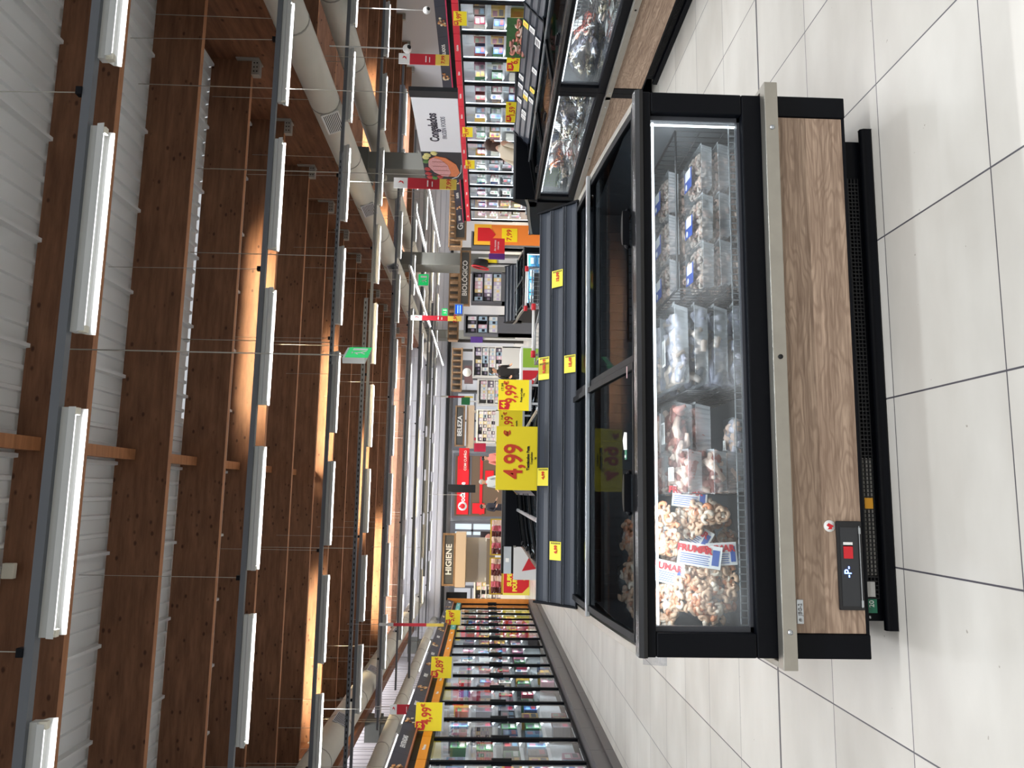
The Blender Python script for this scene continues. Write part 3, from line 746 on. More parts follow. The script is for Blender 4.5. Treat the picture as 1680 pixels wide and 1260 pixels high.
# trays
def make_tray(label, loc, rz, w, d, h, kind, blue=False, group=None, seed=0, white=False, tip=0):
    t = thing('seafood_tray', label, 'tray of frozen seafood', loc, rz, group)
    if tip: t.rotation_euler = (math.radians(tip), 0, rz)
    m = MB(); n = 26; 
    prof = []; 
    def ring(s, z, rib):
        o = []
        for i in range(n*4):
            q = i/(n*4)*4; k = int(q); f = q-k
            cs = [(-1,-1),(1,-1),(1,1),(-1,1)]; a = cs[k]; b = cs[(k+1)%4]
            x = (a[0]+(b[0]-a[0])*f)*w*s; y = (a[1]+(b[1]-a[1])*f)*d*s
            rr = 1-(rib*.02 if i % 2 else 0); o.append((x*rr, y*rr, z))
        return o
    r0, r1, r2 = ring(.9, 0, 1), ring(.985, h*.9, 1), ring(1.0, h*.92, 0); N = len(r0)
    r3 = ring(1.035, h*.92, 0); vs = r0+r1+r2+r3; fs = [tuple(reversed(range(N)))]
    for L in range(3): fs += [(L*N+i, L*N+(i+1)%N, (L+1)*N+(i+1)%N, (L+1)*N+i) for i in range(N)]
    m.add(vs, fs); part('plastic_tray', m, PLAST, t)
    c = MB(); rnd = random.Random(seed)
    if kind == 'prawn':
        prawns(c, 80, w*.85, d*.85, h*.42, seed, .0085, .0125); c.v = [(a, b, max(.004, z+h*.5)) for a, b, z in c.v]; ms = [PRD, PRP, FAT]
    else:
        for i in range(34):
            x, y = rnd.uniform(-w*.75, w*.75), rnd.uniform(-d*.75, d*.75); a = rnd.uniform(0, 3.1); l = rnd.uniform(.03, .06)
            pts = [(max(-w*.88, min(w*.88, x+math.cos(a+k*.3)*l*(k-1.5))), max(-d*.88, min(d*.88, y+math.sin(a+k*.3)*l*(k-1.5))), h*rnd.uniform(.2, .85)) for k in range(4)]
            c.tube(pts, [.012, .017, .016, .008], 7, rnd.randint(0, 2))
        ms = {'squid': [SQ, mat('squid_white', (190, 186, 196), .35, spec=.6, noise=.2, nscale=50), PRD], 'meat': [MEAT, FAT, mat('octopus_dark', (140, 84, 76), .35)], 'white': [FAT, mat('squid_white', (190, 186, 196), .35), FAT]}[kind]
    part('seafood', c, ms, t, kind='stuff')
    f = MB(); film_pillow(f, w*1.03, d*1.03, h*.13, seed, amp=.3); f.v = [(a, b, abs(z)*.9+h*.93) for a, b, z in f.v]; part('clear_lid', f, FILM, t)
    lz = h*1.02+.006
    if blue:
        lb = part('label', MB().box(-w*.6, w*.30, -d*.42, d*.42, lz+.008, lz+.0095)  .box(-w*.14, w*.30, -d*.3, d*.3, lz+.0095, lz+.0103, 1), [BLUE, PAPER], t)
        part('label_dots', MB().tube([(-w*.4, d*.2, lz+.009), (-w*.4, d*.2, lz+.0106)], .013, 14), PAPER, lb)
    elif white:
        lb = part('label', MB().box(-w*.45, w*.2, -d*.3, d*.1, lz+.007, lz+.0085), PAPER, t)
        q = MB()
        for k in range(6): q.box(-w*.40, w*.12-(k % 3)*.01, -d*.26+k*d*.055, -d*.245+k*d*.055, lz+.0085, lz+.0090)
        part('small_print', q, INK, lb)
    return t
tw, td, th = .095, .125, .052
k = 0
posn = ['right', 'middle', 'left']
for r_ in range(3):
    for layer in range(3 + (r_ > 0)):
        for c_ in range(3):
            x = 1.335-c_*.205; y = Y0+.255+r_*.265; z = FZ+.006+layer*(th+.018)+(.0)
            top = layer == (3 if r_ > 0 else 2)
            lab = 'blue labelled prawn tray topping the %s stack, %s row of the wire basket' % (posn[c_], ['front', 'middle', 'rear'][r_]) if top else 'clear prawn tray, %s from bottom, %s stack, %s row of the basket' % (['first', 'second', 'third'][layer], posn[c_], ['front', 'middle', 'rear'][r_])
            k += 1
            if k == 1: tp = make_tray(lab, (x, y, z), .06, tw, td, th, 'prawn', False, 'raw prawn trays', 1)
            elif top:
                if r_ == 0 and c_ == 0: tb = make_tray(lab, (x, y, z), -.05, tw, td, th, 'prawn', True, 'raw prawn trays', 2)
                else: dup(tb, (x+random.uniform(-.004, .004), y, z), random.uniform(-.1, .1), lab)
            else: dup(tp, (x, y, z), random.choice((0, PI))+random.uniform(-.06, .06), lab)
for r_ in range(3):
    for layer in range(4):
        w_ = layer == 3
        lab = ('long tray of grey squid, %s layer, %s row of the middle pile' % (['lowest', 'second', 'third', 'top'][layer], ['front', 'middle', 'rear'][r_]))
        make_tray(lab, (.59, Y0+.25+r_*.25, FZ+.02+layer*.078), random.uniform(-.03, .03), .165, .115, .062, 'squid', False, 'squid trays', 20+layer, w_)
make_tray('clear tray of dark octopus with a white label, right of the middle divider', (.235, Y0+.30, FZ+.235), PI, .135, .13, .07, 'meat', False, None, 31, True)
make_tray('lower tray of octopus under the labelled one', (.235, Y0+.34, FZ+.15), 0, .135, .13, .07, 'meat', False, None, 32)
make_tray('rear tray of octopus behind the labelled one', (.22, Y0+.60, FZ+.235), 0, .135, .13, .07, 'meat', False, None, 33)
make_tray('single pale tray lying alone at the bottom of the front freezer', (.20, Y0+.22, FZ+.035), 0, .105, .07, .05, 'white', False, None, 34, True)
for i, (x, y, z, tl) in enumerate(((.10, Y0+.235, FZ+.235, 12), (.10, Y0+.22, FZ+.15, 16), (.09, Y0+.48, FZ+.25, 5), (.10, Y0+.25, FZ+.05, 0))):
    make_tray(['tray of pink squid with a white label beside the middle divider', 'second tray of pink squid under the labelled one', 'tray of pink squid in the row behind', 'lowest frosty tray of pink squid on the freezer floor'][i], (x-.005, y, z), 0, .082, .115, .07, 'meat' if i < 3 else 'white', False, 'pink squid trays', 40+i, i < 2, tl)
for i, (x, y) in enumerate(((.235, 3.6), (.6, 3.58), (-.2, 3.5), (1.1, 3.66))):
    pass
# ---------------------------------------------------------------- other island freezers
def bagmesh(seed, mats, hx, hy, hz, r=.012, R=.028):
    t = thing('frozen_bag', 'x', 'bag of frozen food')
    m = MB(); prawns(m, 26, hx*.8, hy*.8, hz*.6, seed, r, R); part('contents', m, mats, t, kind='stuff')
    f = MB(); film_pillow(f, hx, hy, hz, seed, 10, 8, .25); part('clear_film', f, FILM, t)
    l = MB().box(-hx*.3, hx*.5, -hy*.4, hy*.4, hz*1.02, hz*1.02+.002); part('label', l, random.choice([PAPER, BLUE, PAPER, NAVY]), t)
    return t
OR = [mat('breaded_orange', (196, 112, 58), .5, noise=.25, nscale=30), mat('breaded_brown', (140, 88, 52), .5, noise=.25, nscale=30), mat('breaded_gold', (206, 150, 90), .5, noise=.2, nscale=30)]
BN = [mat('fish_beige', (190, 176, 150), .45, noise=.2, nscale=30), mat('fish_grey', (140, 138, 132), .4, noise=.25, nscale=30), FAT]
RDm = [mat('shell_red', (180, 76, 60), .4, noise=.25, nscale=30), mat('shell_pink', (206, 130, 110), .4), FAT]
protos = [bagmesh(60+i, m, .17, .11, .045) for i, m in enumerate((OR, BN, RDm, [SQ, PRD, FAT], OR, BN))]
pused = [False]*len(protos)
def put_bag(x, y, z, rot, k, label, group):
    if not pused[k]:
        o = protos[k]; pused[k] = True; o.location = (x, y, z); o.rotation_euler = rot; o['label'] = label; o['group'] = group
    else: dup(protos[k], (x, y, z), rot, label, group)
RX = 3.74
fr_r = []
tg = []
mods = (('long oak and black island freezer on the right, its window nearest the picture edge', 6.6, 2.6), ('oak and black island freezer on the right, directly behind the corner of the front freezer', 9.2, 2.6))
for n_, (lab, yf, W) in enumerate(mods):
    tags = [(random.uniform(.1, W-.1), k % 3, '') for k in range(14)] if True else ()
    f = freezer(lab, (RX, yf, 0), -PI/2, W, .98, False, True, 'freezers of the right island', 1, 2, True, ())
    rail = [c for c in f.children if c.name.startswith('rail_body')][0]
    d = Vector((.20, .19)).normalized(); nn = Vector((-d.y, d.x)); Dd = .98
    for k, (x, row, _) in enumerate(tags):
        if n_ == 1 and x < .5: continue
        s_ = .276*(row+.5)/3; h_ = .276/3*.8
        a = (Dd-.27+d.x*(s_-h_/2)+nn.x*.02, 1.045+d.y*(s_-h_/2)+nn.y*.02); b = (Dd-.27+d.x*(s_+h_/2)+nn.x*.02, 1.045+d.y*(s_+h_/2)+nn.y*.02)
        m = MB().add([(x-.045, a[0], a[1]), (x+.045, a[0], a[1]), (x+.045, b[0], b[1]), (x-.045, b[0], b[1])], [(0,1,2,3)])
        pt = part('price_tag', m, YELL if k % 5 == 0 else PAPER, f)
        q = MB()
        for j in (.25, .5, .7): q.add([(x-.03, a[0]+(b[0]-a[0])*j-.0008, a[1]+(b[1]-a[1])*j+.0008), (x+.02, a[0]+(b[0]-a[0])*j-.0008, a[1]+(b[1]-a[1])*j+.0008), (x+.02, a[0]+(b[0]-a[0])*(j+.1)-.0008, a[1]+(b[1]-a[1])*(j+.1)+.0008), (x-.03, a[0]+(b[0]-a[0])*(j+.1)-.0008, a[1]+(b[1]-a[1])*(j+.1)+.0008)], [(0,1,2,3)])
        part('tag_print', q, INK if k % 5 else REDP, pt)
    for i in range(9):
        for j in range(2):
            for l in range(3):
                if random.random() < .12*l: continue
                y = yf-W+.22+i*(W-.4)/8; x = RX+.20+j*.26
                rot = (random.uniform(-.2, .2), random.uniform(-.25, .25)+(-.35 if l == 2 else 0), random.choice((0, PI/2, .6, 1.2)))
                kk = (0, 0, 4, 1, 5, 1, 2, 3, 5)[i] if n_ == 0 else (1, 5, 3, 1, 5, 2, 4, 1, 3)[i]
                put_bag(x, y, FZ+.05+l*.125, rot, kk, 'frozen bag in the %s right freezer, %s layer, %s row, %s from front' % ('nearer' if n_ == 0 else 'farther', ['bottom', 'middle', 'top'][l], ['window', 'back'][j], ordn[i].replace('nearest', 'first')), 'bags in the right island')
    freezer('rear half of the right island freezer, facing the tall doors, %s one' % ('nearer' if n_ == 0 else 'farther'), (RX+1.98, yf-W, 0), PI/2, W, .98, False, False, 'freezers of the right island', 1, 2, False, ())
freezer('end freezer of the right island, its plain black rail back turned to us', (RX+1.98, 9.21+1.36, 0), PI, 1.98, 1.35, True, False, None, 1, 2, True, ())
b_ = wire_basket(RX+.12, RX+.34, 5.0, 5.9, FZ+.24, FZ+.42, 'black wire basket seen through the nearer right freezer window')
b2 = wire_basket(RX+.12, RX+.34, 7.3, 8.5, FZ+.18, FZ+.40, 'black wire basket seen through the farther right freezer window')
# far central island
freezer('end freezer of the far middle island, black back towards the camera', (1.32, 12.75, 0), PI, 2.1, 1.38, True, False, None, 1, 2, True, ())
freezer('long freezer of the far middle island, side facing the left aisle', (-.78, 11.34, 0), -PI/2, 4.4, 1.04, False, False, 'freezers of the middle island', 2, 4, True, ((.4, 0, '5,99'), (3.1, 1, '7,49')))
freezer('long freezer of the far middle island, side facing the right aisle', (1.32, 6.94, 0), PI/2, 4.4, 1.04, False, False, 'freezers of the middle island', 2, 4, True, ())
# far freezer with the blue packs
bf = freezer('distant freezer with blue and white packs behind its window, beyond the trolleys', (3.05, 12.2, 0), 0, 1.05, 1.2, True, False, None, 1, 2, True, ())
k = 0
BP = mat('blue_pack', (60, 150, 200), .3, noise=.5, nscale=25); bpm = MB().box(-.1, .1, -.02, .02, 0, .13)
for i in range(4):
    for l in range(3):
        bp_ = bpm if False else MB().box(-.1, .1, -.02, .02, 0, .125)
        bp_.box(-.06, .05, -.022, -.02, .03, .09, 1)
        o = solo('fish_pack', bp_, [BP, mat('ice_white', (220, 236, 244), .3, noise=.3, nscale=30)], 'blue frozen fish pack in the distant window, %s column from the left, %s row' % (ordn[i].replace('nearest', 'first'), ['bottom', 'middle', 'top'][l]), 'frozen pack', (3.24+i*.222, 12.33, .48+l*.135), 0, 'blue fish packs', .005)

# ---------------------------------------------------------------- upright door freezers
def prod_mesh(i):
    rnd = random.Random(100+i); cols = [(150, 44, 50), (40, 70, 120), (196, 196, 190), (60, 110, 70), (190, 150, 60), (110, 90, 80), (70, 72, 80), (170, 110, 130), (96, 140, 170), (40, 36, 40), (206, 200, 186), (140, 30, 60)]
    c1, c2 = cols[i % 12], cols[(i*5+3) % 12]
    w, h = rnd.uniform(.09, .115), rnd.uniform(.17, .24)
    m = MB().box(-w, w, 0, .16, 0, h); m.box(-w*.8, w*.5, -.0015, 0, h*.55, h*.88, 1); m.box(-w*.6, w*.8, -.0015, 0, h*.12, h*.42, 2)
    return m, [mat('pack_%d_base' % i, c1, .4), mat('pack_%d_band' % i, c2, .4), mat('pack_%d_picture' % i, cols[(i*7+5) % 12], .4, noise=.5, nscale=40)]
pm = []
for i in range(12):
    m, ms = prod_mesh(i); pm.append(finish('frozen_carton', m, ms))
door_light = bpy.data.lights.new('door_light', 'AREA'); door_light.shape = 'RECTANGLE'; door_light.size = .03; door_light.size_y = 1.7; door_light.energy = DOOR_W; door_light.color = (.95, .98, 1)
def upright(label, loc, rz, W, hdr, hdrtxt, group, side, idx, crown):
    t = thing('upright_freezer', label, 'freezer', loc, rz, group)
    D = .8
    b = MB().box(0, W, D-.02, D, 0, 2.3)
    if idx == 0: b.box(*((0, .025) if side == 'left' else (W-.025, W)), .05, D, .0, 2.3).box(0, W, .05, D, 2.12, 2.3).box(0, W, .05, D, .16, .28)
    part('cabinet', b, [mat('cabinet_grey', (120, 122, 124), .5)], t)
    part('inner_back', MB().box(.0, W, .34, D-.02, .28, 2.12), INSIDEW, t)
    sh = MB(); pr = MB()
    zs = (.30, .70, 1.03, 1.36, 1.69)
    for z in zs[1:]: sh.box(.0, W, .095, D-.1, z-.015, z)
    part('shelf', sh, INSIDEW, t)
    for z in zs: pr.box(.10, W-.10, .085, .093, z-.035, z+.002)
    part('price_strip', pr, PAPER, t)
    part('led_strip', MB().box(.03, .045, .05, .06, .35, 2.08), mat('door_led', (245, 250, 255), .5, emit=6), t)
    l_ = door_light; lo = bpy.data.objects.new('door_light', l_); C.objects.link(lo); lo.parent = t; lo.location = (.06, .05, 1.2); lo.rotation_euler = Vector((.45, .8, 0)).to_track_quat('-Z', 'Y').to_euler()
    d = part('door', MB().box(.004, .022, .0, .05, .285, 2.115).box(W-.022, W-.004, 0, .05, .285, 2.115).box(.022, W-.022, 0, .05, .285, .31).box(.022, W-.022, 0, .05, 2.09, 2.115), BLACK, t)
    part('door_glass', MB().box(.022, W-.022, .018, .026, .31, 2.09), GLASSD, d)
    if side == 'left':
        h = MB().prism([(W-.03, 1.18), (W-.022, 1.16), (W-.005, 1.16), (W+.001, 1.18), (W+.001, 1.37), (W-.005, 1.39), (W-.022, 1.39), (W-.03, 1.37)], -.032, .0, 'y')
        part('door_handle', h, BLACKM, d, .008)
    else:
        part('door_handle', MB().box(.03, .05, -.02, 0, .9, 1.5), BLACKM, d)
    kb = MB().box(0, W, -.10, D, 0, .16).box(0, W, -.12, .05, .15, .27).box(0, W, -.13, -.1, 0, .1)
    part('kick_plinth', kb, mat('kick_brown_grey', (84, 80, 80), .4), t)
    h1 = part('header_strip', MB().box(.004, W-.004, -.012, .05, 2.125, 2.235), hdr, t)
    if hdrtxt: text(hdrtxt, .055, (W/2, -.014, 2.18), (1,0,0), (0,0,1), PAPER, h1, bold=.001)
    part('header_dark', MB().box(0, W, .0, .05, 2.235, 2.32), BLACK, t)
    part('copper_line', MB().box(0, W, -.05, .0, 2.31, 2.33), crown[2], t)
    cr = part('crown_board', MB().prism([(-.05, 2.33), (-.10, 2.50), (-.08, 2.50), (-.03, 2.33)], 0, W, 'x'), crown[0], t)
    up = Vector((0, -.05, .17)).normalized()
    if idx % 2 == 0 and crown[1]: text(crown[1], .085, (W*.5, -.0775, 2.415), (1,0,0), up, PAPER, cr, bold=.0015)
    elif crown[1]:
        m = MB(); rnd = random.Random(idx)
        for q in range(12):
            x_, z_ = W*.5+rnd.uniform(-.12, .12), 2.415+rnd.uniform(-.06, .06); y_ = -.05-(z_-2.33)*.294
            m.blob((x_, y_-.004, z_), (.03, .006, .022), q, .2, 8, 5, rnd.randint(0, 2))
        part('food_picture', m, [OR[2], OR[1], mat('food_cream', (226, 210, 176), .5)], cr)
    return t
ORANGE = mat('orange_header', (236, 150, 30), .5); CRIM = mat('crimson_header', (214, 36, 60), .5); COPPER = mat('copper_edge', (176, 110, 76), .4, .4); CRIML = mat('crimson_line', (186, 40, 84), .5)
TEAL = mat('teal_header', (92, 178, 176), .5)
pcount = 0
def fill(loc, rz, W, who, group, n=3, prob=1.0, kind_='frozen food carton', nm_='frozen_carton', cat_='carton'):
    R_ = Matrix.Rotation(rz, 4, 'Z')
    for si, z in enumerate((.30, .70, 1.03, 1.36, 1.69)):
        if who[0] == 'l' and si == 0: 
            if random.random() < .5: continue
        for c in range(n):
            if random.random() > prob: continue
            v = R_ @ Vector((.15+c*(W-.3)/(n-1), .12+random.uniform(0, .04), 0))
            me = pm[(hash((who, si)) + (c*5 if random.random() < .5 else 0)) % 12] if False else pm[random.randrange(12)]
            o = bpy.data.objects.new(nm_, me); C.objects.link(o); o.location = (loc[0]+v.x, loc[1]+v.y, z+.0); o.rotation_euler = (0, 0, rz+random.uniform(-.04, .04))
            o['label'] = '%s behind a tall door, %s, %s shelf' % (kind_, who, ['lowest', 'second', 'third', 'fourth', 'top'][si]); o['category'] = cat_; o['group'] = group+', %s door, shelf %s' % (who, ['lowest', 'second', 'third', 'fourth', 'top'][si])
LX, LW = -3.0, .82
cname = ['nearest', 'second', 'third', 'fourth', 'fifth', 'sixth', 'seventh', 'eighth', 'ninth', 'tenth', 'eleventh', 'twelfth', 'thirteenth', 'fourteenth', 'fifteenth', 'sixteenth', 'seventeenth']
for i in range(17):
    y = 7.43+i*LW
    upright('tall glass door freezer, %s in the left row' % cname[i], (LX, y, 0), PI/2, LW-.004, ORANGE if i < 12 else TEAL, 'Peixe' if i % 2 else 'Marisco', 'left row of door freezers', 'left', i, (NAVY, 'ENTRADAS' if i < 4 else 'PEIXE', COPPER))
    fill((LX, y), PI/2, LW, 'left row, '+cname[i], 'cartons in the left doors', 3, .92)
solo('end_panel', MB().box(-3.83, -2.88, 21.38, 21.42, 0, 2.5), mat('orange_yellow_panel', (236, 140, 50), .5, noise=.3, nscale=6), 'orange printed end panel closing the left freezer row', 'panel')
RXX = 7.8
for i in range(15):
    y = 21.0-i*.82
    upright('tall red headed glass door freezer, %s from far end, right row' % cname[i].replace('nearest', 'first'), (RXX, y, 0), -PI/2, .816, CRIM, 'Gelados' if i % 3 else 'Bolos', 'right row of door freezers', 'right', i, (NAVY, 'GELADOS', CRIML))
    fill((RXX, y), -PI/2, .82, 'right row, '+cname[i].replace('nearest', 'first')+' from far end', 'boxes in the right doors', 3, .95, 'ice cream box', 'ice_cream_box', 'ice cream')

# ---------------------------------------------------------------- signs
def board(name, label, cat, x0, y0, x1, y1, Y, m, th=.03, txt=None, ts=.5, tm=None, tx=.5, tz=.5, group=None, bold=.004, squeeze=1, hang=None, lean=0):
    """upright board facing the camera, corners surveyed at real depth Y"""
    a = at(x0, (y0+y1)/2, Y); b = at(x1, (y0+y1)/2, Y); l = at((x0+x1)/2, y1, Y); r = at((x0+x1)/2, y0, Y)
    z1, z0, X0_, X1_ = a.z, b.z, l.x, r.x; W = X1_-X0_; Hh = z1-z0
    t = thing(name, label, cat, ((X0_+X1_)/2, Y, z0), 0, group)
    p = part('panel', MB().box(-W/2, W/2, 0, th, 0, Hh), m, t)
    if txt: text(txt, Hh*ts, (-W/2+W*tx, -.003, Hh*tz), (1,0,0), (0,0,1), tm or PAPER, p, bold=bold, squeeze=squeeze)
    if hang:
        for s_ in (-.42, .42): part('hanging_wire', MB().tube([(W*s_, th/2, Hh), (W*s_, th/2, hang-z0)], .006, 5), CABLE, t)
    return t, W, Hh
# price cards on the front freezer
def price_card(label, X, Y, z0, W, Hh, price, small, badge=None, old=None, group=None, rz=0):
    t = thing('price_card', label, 'price sign', (X, Y, z0), rz, group)
    c = part('card', MB().box(-W/2, W/2, 0, .003, 0, Hh), YEL, t, .001)
    text(price, Hh*(.60 if not badge else .5), (-.05*W if not badge else .03*W, -.002, Hh*.58), (1,0,0), (0,0,1), REDP, c, 'price_lettering', bold=.003*Hh/.24, squeeze=.78 if not badge else .7)
    text('€', Hh*.2, (W*.39, -.002, Hh*.74), (1,0,0), (0,0,1), REDP, c, 'euro_sign', bold=.002)
    for i, l in enumerate(small): text(l, Hh*(.085 if i == 0 else .06), (0, -.002, Hh*(.26-.08*i)), (1,0,0), (0,0,1), INK, c, bold=.0008 if i == 0 else 0)
    if badge:
        pr = [(-.47*W, .66*Hh), (-.47*W, .97*Hh), (-.17*W, .97*Hh), (-.17*W, .72*Hh), (-.32*W, .62*Hh)]
        k_ = part('discount_badge', MB().prism([(a, b) for a, b in pr], -.003, -.0005, 'y'), RED, c)
        text(badge, Hh*.2, (-.32*W, -.004, Hh*.82), (1,0,0), (0,0,1), YEL, k_, bold=.002)
    if old: text(old, Hh*.12, (.25*W, -.002, Hh*.86), (1,0,0), (0,0,1), INK, c)
    part('card_holder', MB().box(-W/2, W/2, -.006, .008, -.02, .004).box(-W*.3, -W*.3+.02, 0, .02, -.09, 0).box(W*.3, W*.3+.02, 0, .02, -.09, 0), mat('clear_holder', (180, 182, 184), .3), t)
    return t
price_card('large yellow price card reading 4,99 on the front freezer rail', .19, 4.10, 1.232, .345, .235, '4,99', ['Tentáculos Pota', 'Congelados', 'kg'])
price_card('yellow price card reading 9,99 with a red 44 discount badge', .905, 6.95, 1.13, .29, .29, '9,99', ['Potas e Lulas', '1,5kg', ''], '44', '17,99')
price_card('yellow price card partly hidden behind the 4,99 card', .80, 8.8, 1.10, .32, .28, '5,99', ['Camarão', ''], '20', '7,49')
price_card('yellow discount card on the right island rail, nearer the picture top', 5.32-.4, 8.0, 1.16, .27, .22, '6,99', ['Douradinhos'], '25', None, None, -.5)
price_card('yellow discount card on the right island rail, nearer the blond jacket', 4.88, 9.15, 1.16, .25, .2, '1,59', ['Croquetes'], '35', None, None, -.4)
for i, (px_, py, Y, z) in enumerate(((760, 42, 11.3, 2.03), (764, 228, 15.2, 2.0), (766, 278, 16.8, 1.98))):
    price_card('yellow price flag fixed above the right door row, %s from the front' % ordn[i].replace('nearest', 'first'), 7.62, Y, z-.05, .22, .22, '3,99', [''], '25', None, 'flags on the right doors', -.9)
for i, (Y, z) in enumerate(((10.15, 2.08), (12.9, 2.08), (17.9, 2.1))):
    price_card('yellow price flag on the left door row, %s from the front' % ordn[i].replace('nearest', 'first'), -2.83, Y, z-.07, .34, .34, ('4,99', '2,89', '5,49')[i], [''], '30', None, 'flags on the left doors', .45)
# congelados banner
cg = thing('hanging_banner', 'big hanging board reading Congelados with a salmon picture', 'sign', (5.5, 12.75, 2.03), -PI/2)
W_, H_ = 2.95, .66
p = part('board', MB().box(0, W_, 0, .04, 0, H_), mat('banner_white', (232, 232, 236), .5), cg)
part('black_edge', MB().box(W_-.16, W_+.02, -.012, .05, -.01, H_+.01), mat('banner_black', (26, 28, 34), .5), cg)
pic = part('picture_panel', MB().box(0, W_*.36, -.004, 0, 0, H_), mat('slate_plate', (30, 34, 42), .5, noise=.3, nscale=4), p)
m = MB(); 
sal = [(.12, .12), (.30, .05), (.62, .10), (.86, .26), (.92, .42), (.80, .54), (.55, .56), (.30, .44), (.14, .26)]
m.prism(sal, -.012, -.004, 'y', 0); m.prism([(a*.92+.02, b*.72+.17) for a, b in sal], -.015, -.012, 'y', 1)
for k in range(4): m.box(.2+k*.17, .215+k*.17, -.0165, -.015, .2+k*.03, .5, 2)
part('salmon_picture', m, [mat('salmon_orange', (214, 122, 74), .5, noise=.2, nscale=20), mat('salmon_pink', (206, 150, 150), .5, noise=.4, nscale=50), mat('salmon_dark', (130, 60, 44), .5)], pic)
GN = [mat('tomato', (170, 40, 44), .5), mat('herb_green', (70, 120, 50), .5), mat('onion_yellow', (216, 206, 130), .5)]
for k, (a, b) in enumerate(((.08, .58), (.22, .60), (.40, .6), (.7, .6), (.95, .56), (1.02, .45), (.10, .40), (.05, .50), (.85, .6))):
    part('garnish_picture', MB().blob((a, -.006, b), (.075, .006, .05), k, .25, 10, 6), GN[(0, 0, 0, 1, 2, 2, 0, 1, 2)[k]], pic)
part('plate_edge_picture', MB().tube([(.02, -.006, .2), (.12, -.006, .09), (.3, -.006, .03), (.6, -.006, .015)], .006, 6), PAPER, pic)
text('Congelados', .20, (W_*.64, -.003, H_*.60), (1,0,0), (0,0,1), mat('title_navy', (34, 34, 52), .5), p, bold=.006, squeeze=.95)
text('FROZEN FOODS', .10, (W_*.64, -.003, H_*.36), (1,0,0), (0,0,1), mat('grey_lettering', (100, 102, 116), .5), p, squeeze=.95)
for xx in (.1, W_-.1): part('hanging_wire', MB().tube([(xx, .02, H_), (xx, .02, 4.4)], .006, 5), CABLE, cg)
# narrow hanging flags
for i, (px_, xa, xb, ya, yb, Y) in enumerate(((0, 654, 737, 87, 104, 12.2), (0, 646, 749, 291, 308, 14.5), (0, 674, 757, 517, 525, 24), (0, 724, 776, 649, 652, 32), (0, 640, 690, 1156, 1172, 14.5), (0, 622, 728, 1022, 1027, 17))):
    a, b = at(xa, (ya+yb)/2, Y), at(xb, (ya+yb)/2, Y); l, r = at(xa, yb, Y), at(xa, ya, Y); Wd, Hh = max(.06, r.x-l.x), a.z-b.z
    t = thing('promotion_flag', 'narrow hanging flag in white, red and yellow, %s' % ['nearest on the right, before the Congelados board', 'second on the right, beyond the Congelados board', 'near the BIOLÓGICO sign', 'thin one near the BELEZA sign', 'beside the left cream column', 'thin one over the left freezer row'][i], 'sign', (a.x, Y, b.z), 0, 'hanging promotion flags')
    fm = MB().box(-Wd/2, Wd/2, 0, .02, Hh*.78, Hh, 0).box(-Wd/2, Wd/2, 0, .02, Hh*.27, Hh*.78, 1).box(-Wd/2, Wd/2, 0, .02, 0, Hh*.27, 2)
    pl = part('flag_panel', fm, [PAPER, mat('flag_red', (190, 34, 50), .5), mat('flag_yellow', (236, 206, 90), .5)], t)
    if Wd > .1:
        part('bird_emblem', MB().add([(-.03*Wd*4, -.003, Hh*.84), (.03, -.003, Hh*.85), (.05, -.003, Hh*.90), (.0, -.003, Hh*.93), (.02, -.003, Hh*.88)], [(0,1,2,3,4)]), RED, pl)
        text('7,99', Hh*.10, (0, -.003, Hh*.12), (1,0,0), (0,0,1), RED, pl, bold=.002)
        part('white_lines', MB().box(-Wd*.3, Wd*.3, -.003, 0, Hh*.45, Hh*.47).box(-Wd*.3, Wd*.2, -.003, 0, Hh*.38, Hh*.395), PAPER, pl)
    part('hanging_wire', MB().tube([(0, .01, Hh), (0, .01, 4.45-b.z)], .005, 5), CABLE, t)
# exit signs
def exit_sign(label, x0, y0, x1, y1, Y, top, rz=0):
    c = at((x0+x1)/2, (y0+y1)/2, Y); Hh = at(x0, y0, Y).z-at(x1, y0, Y).z; W = max(.36, at(x0, y0, Y).x-at(x0, y1, Y).x)
    t = thing('exit_sign', label, 'sign', (c.x, Y, c.z-Hh/2), rz)
    part('lamp_box', MB().box(-W/2, W/2, 0, .07, Hh*.1, Hh), LAMPW, t, .005)
    g = part('green_face', MB().box(-W/2+.01, W/2-.01, -.006, 0, 0, Hh*.9), mat('exit_green', (20, 170, 90), .4, emit=.8), t)
    man = MB(); s = Hh*.9
    man.tube([(-.05, -.008, s*.75), (-.049, -.008, s*.76)], s*.08, 10)
    man.obox((-.04, -.009, s*.66), (-.02, -.009, s*.40), s*.1, .004, 0, (0,1,0)); man.obox((-.02, -.009, s*.42), (-.07, -.009, s*.2), s*.07, .004, 0, (0,1,0)); man.obox((-.02, -.009, s*.42), (.03, -.009, s*.18), s*.07, .004, 0, (0,1,0)); man.obox((-.035, -.009, s*.62), (-.085, -.009, s*.5), s*.05, .004, 0, (0,1,0))
    man.box(.06, .12, -.009, -.006, s*.15, s*.8)
    part('running_figure', man, PAPER, g)
    part('hanging_rod', MB().tube([(0, .035, Hh), (0, .035, top-(c.z-Hh/2))], .008, 6), CABLE, t)
exit_sign('green emergency exit sign hanging over the middle of the shop', 566, 569, 607, 588, 8.6, 6.4, 1.05)
exit_sign('green exit sign hanging above the BIOLÓGICO sign', 685, 452, 703, 466, 22, 6.4)
exit_sign('tiny distant exit sign beside the slatted canopy', 724, 508, 734, 516, 34, 6.4)

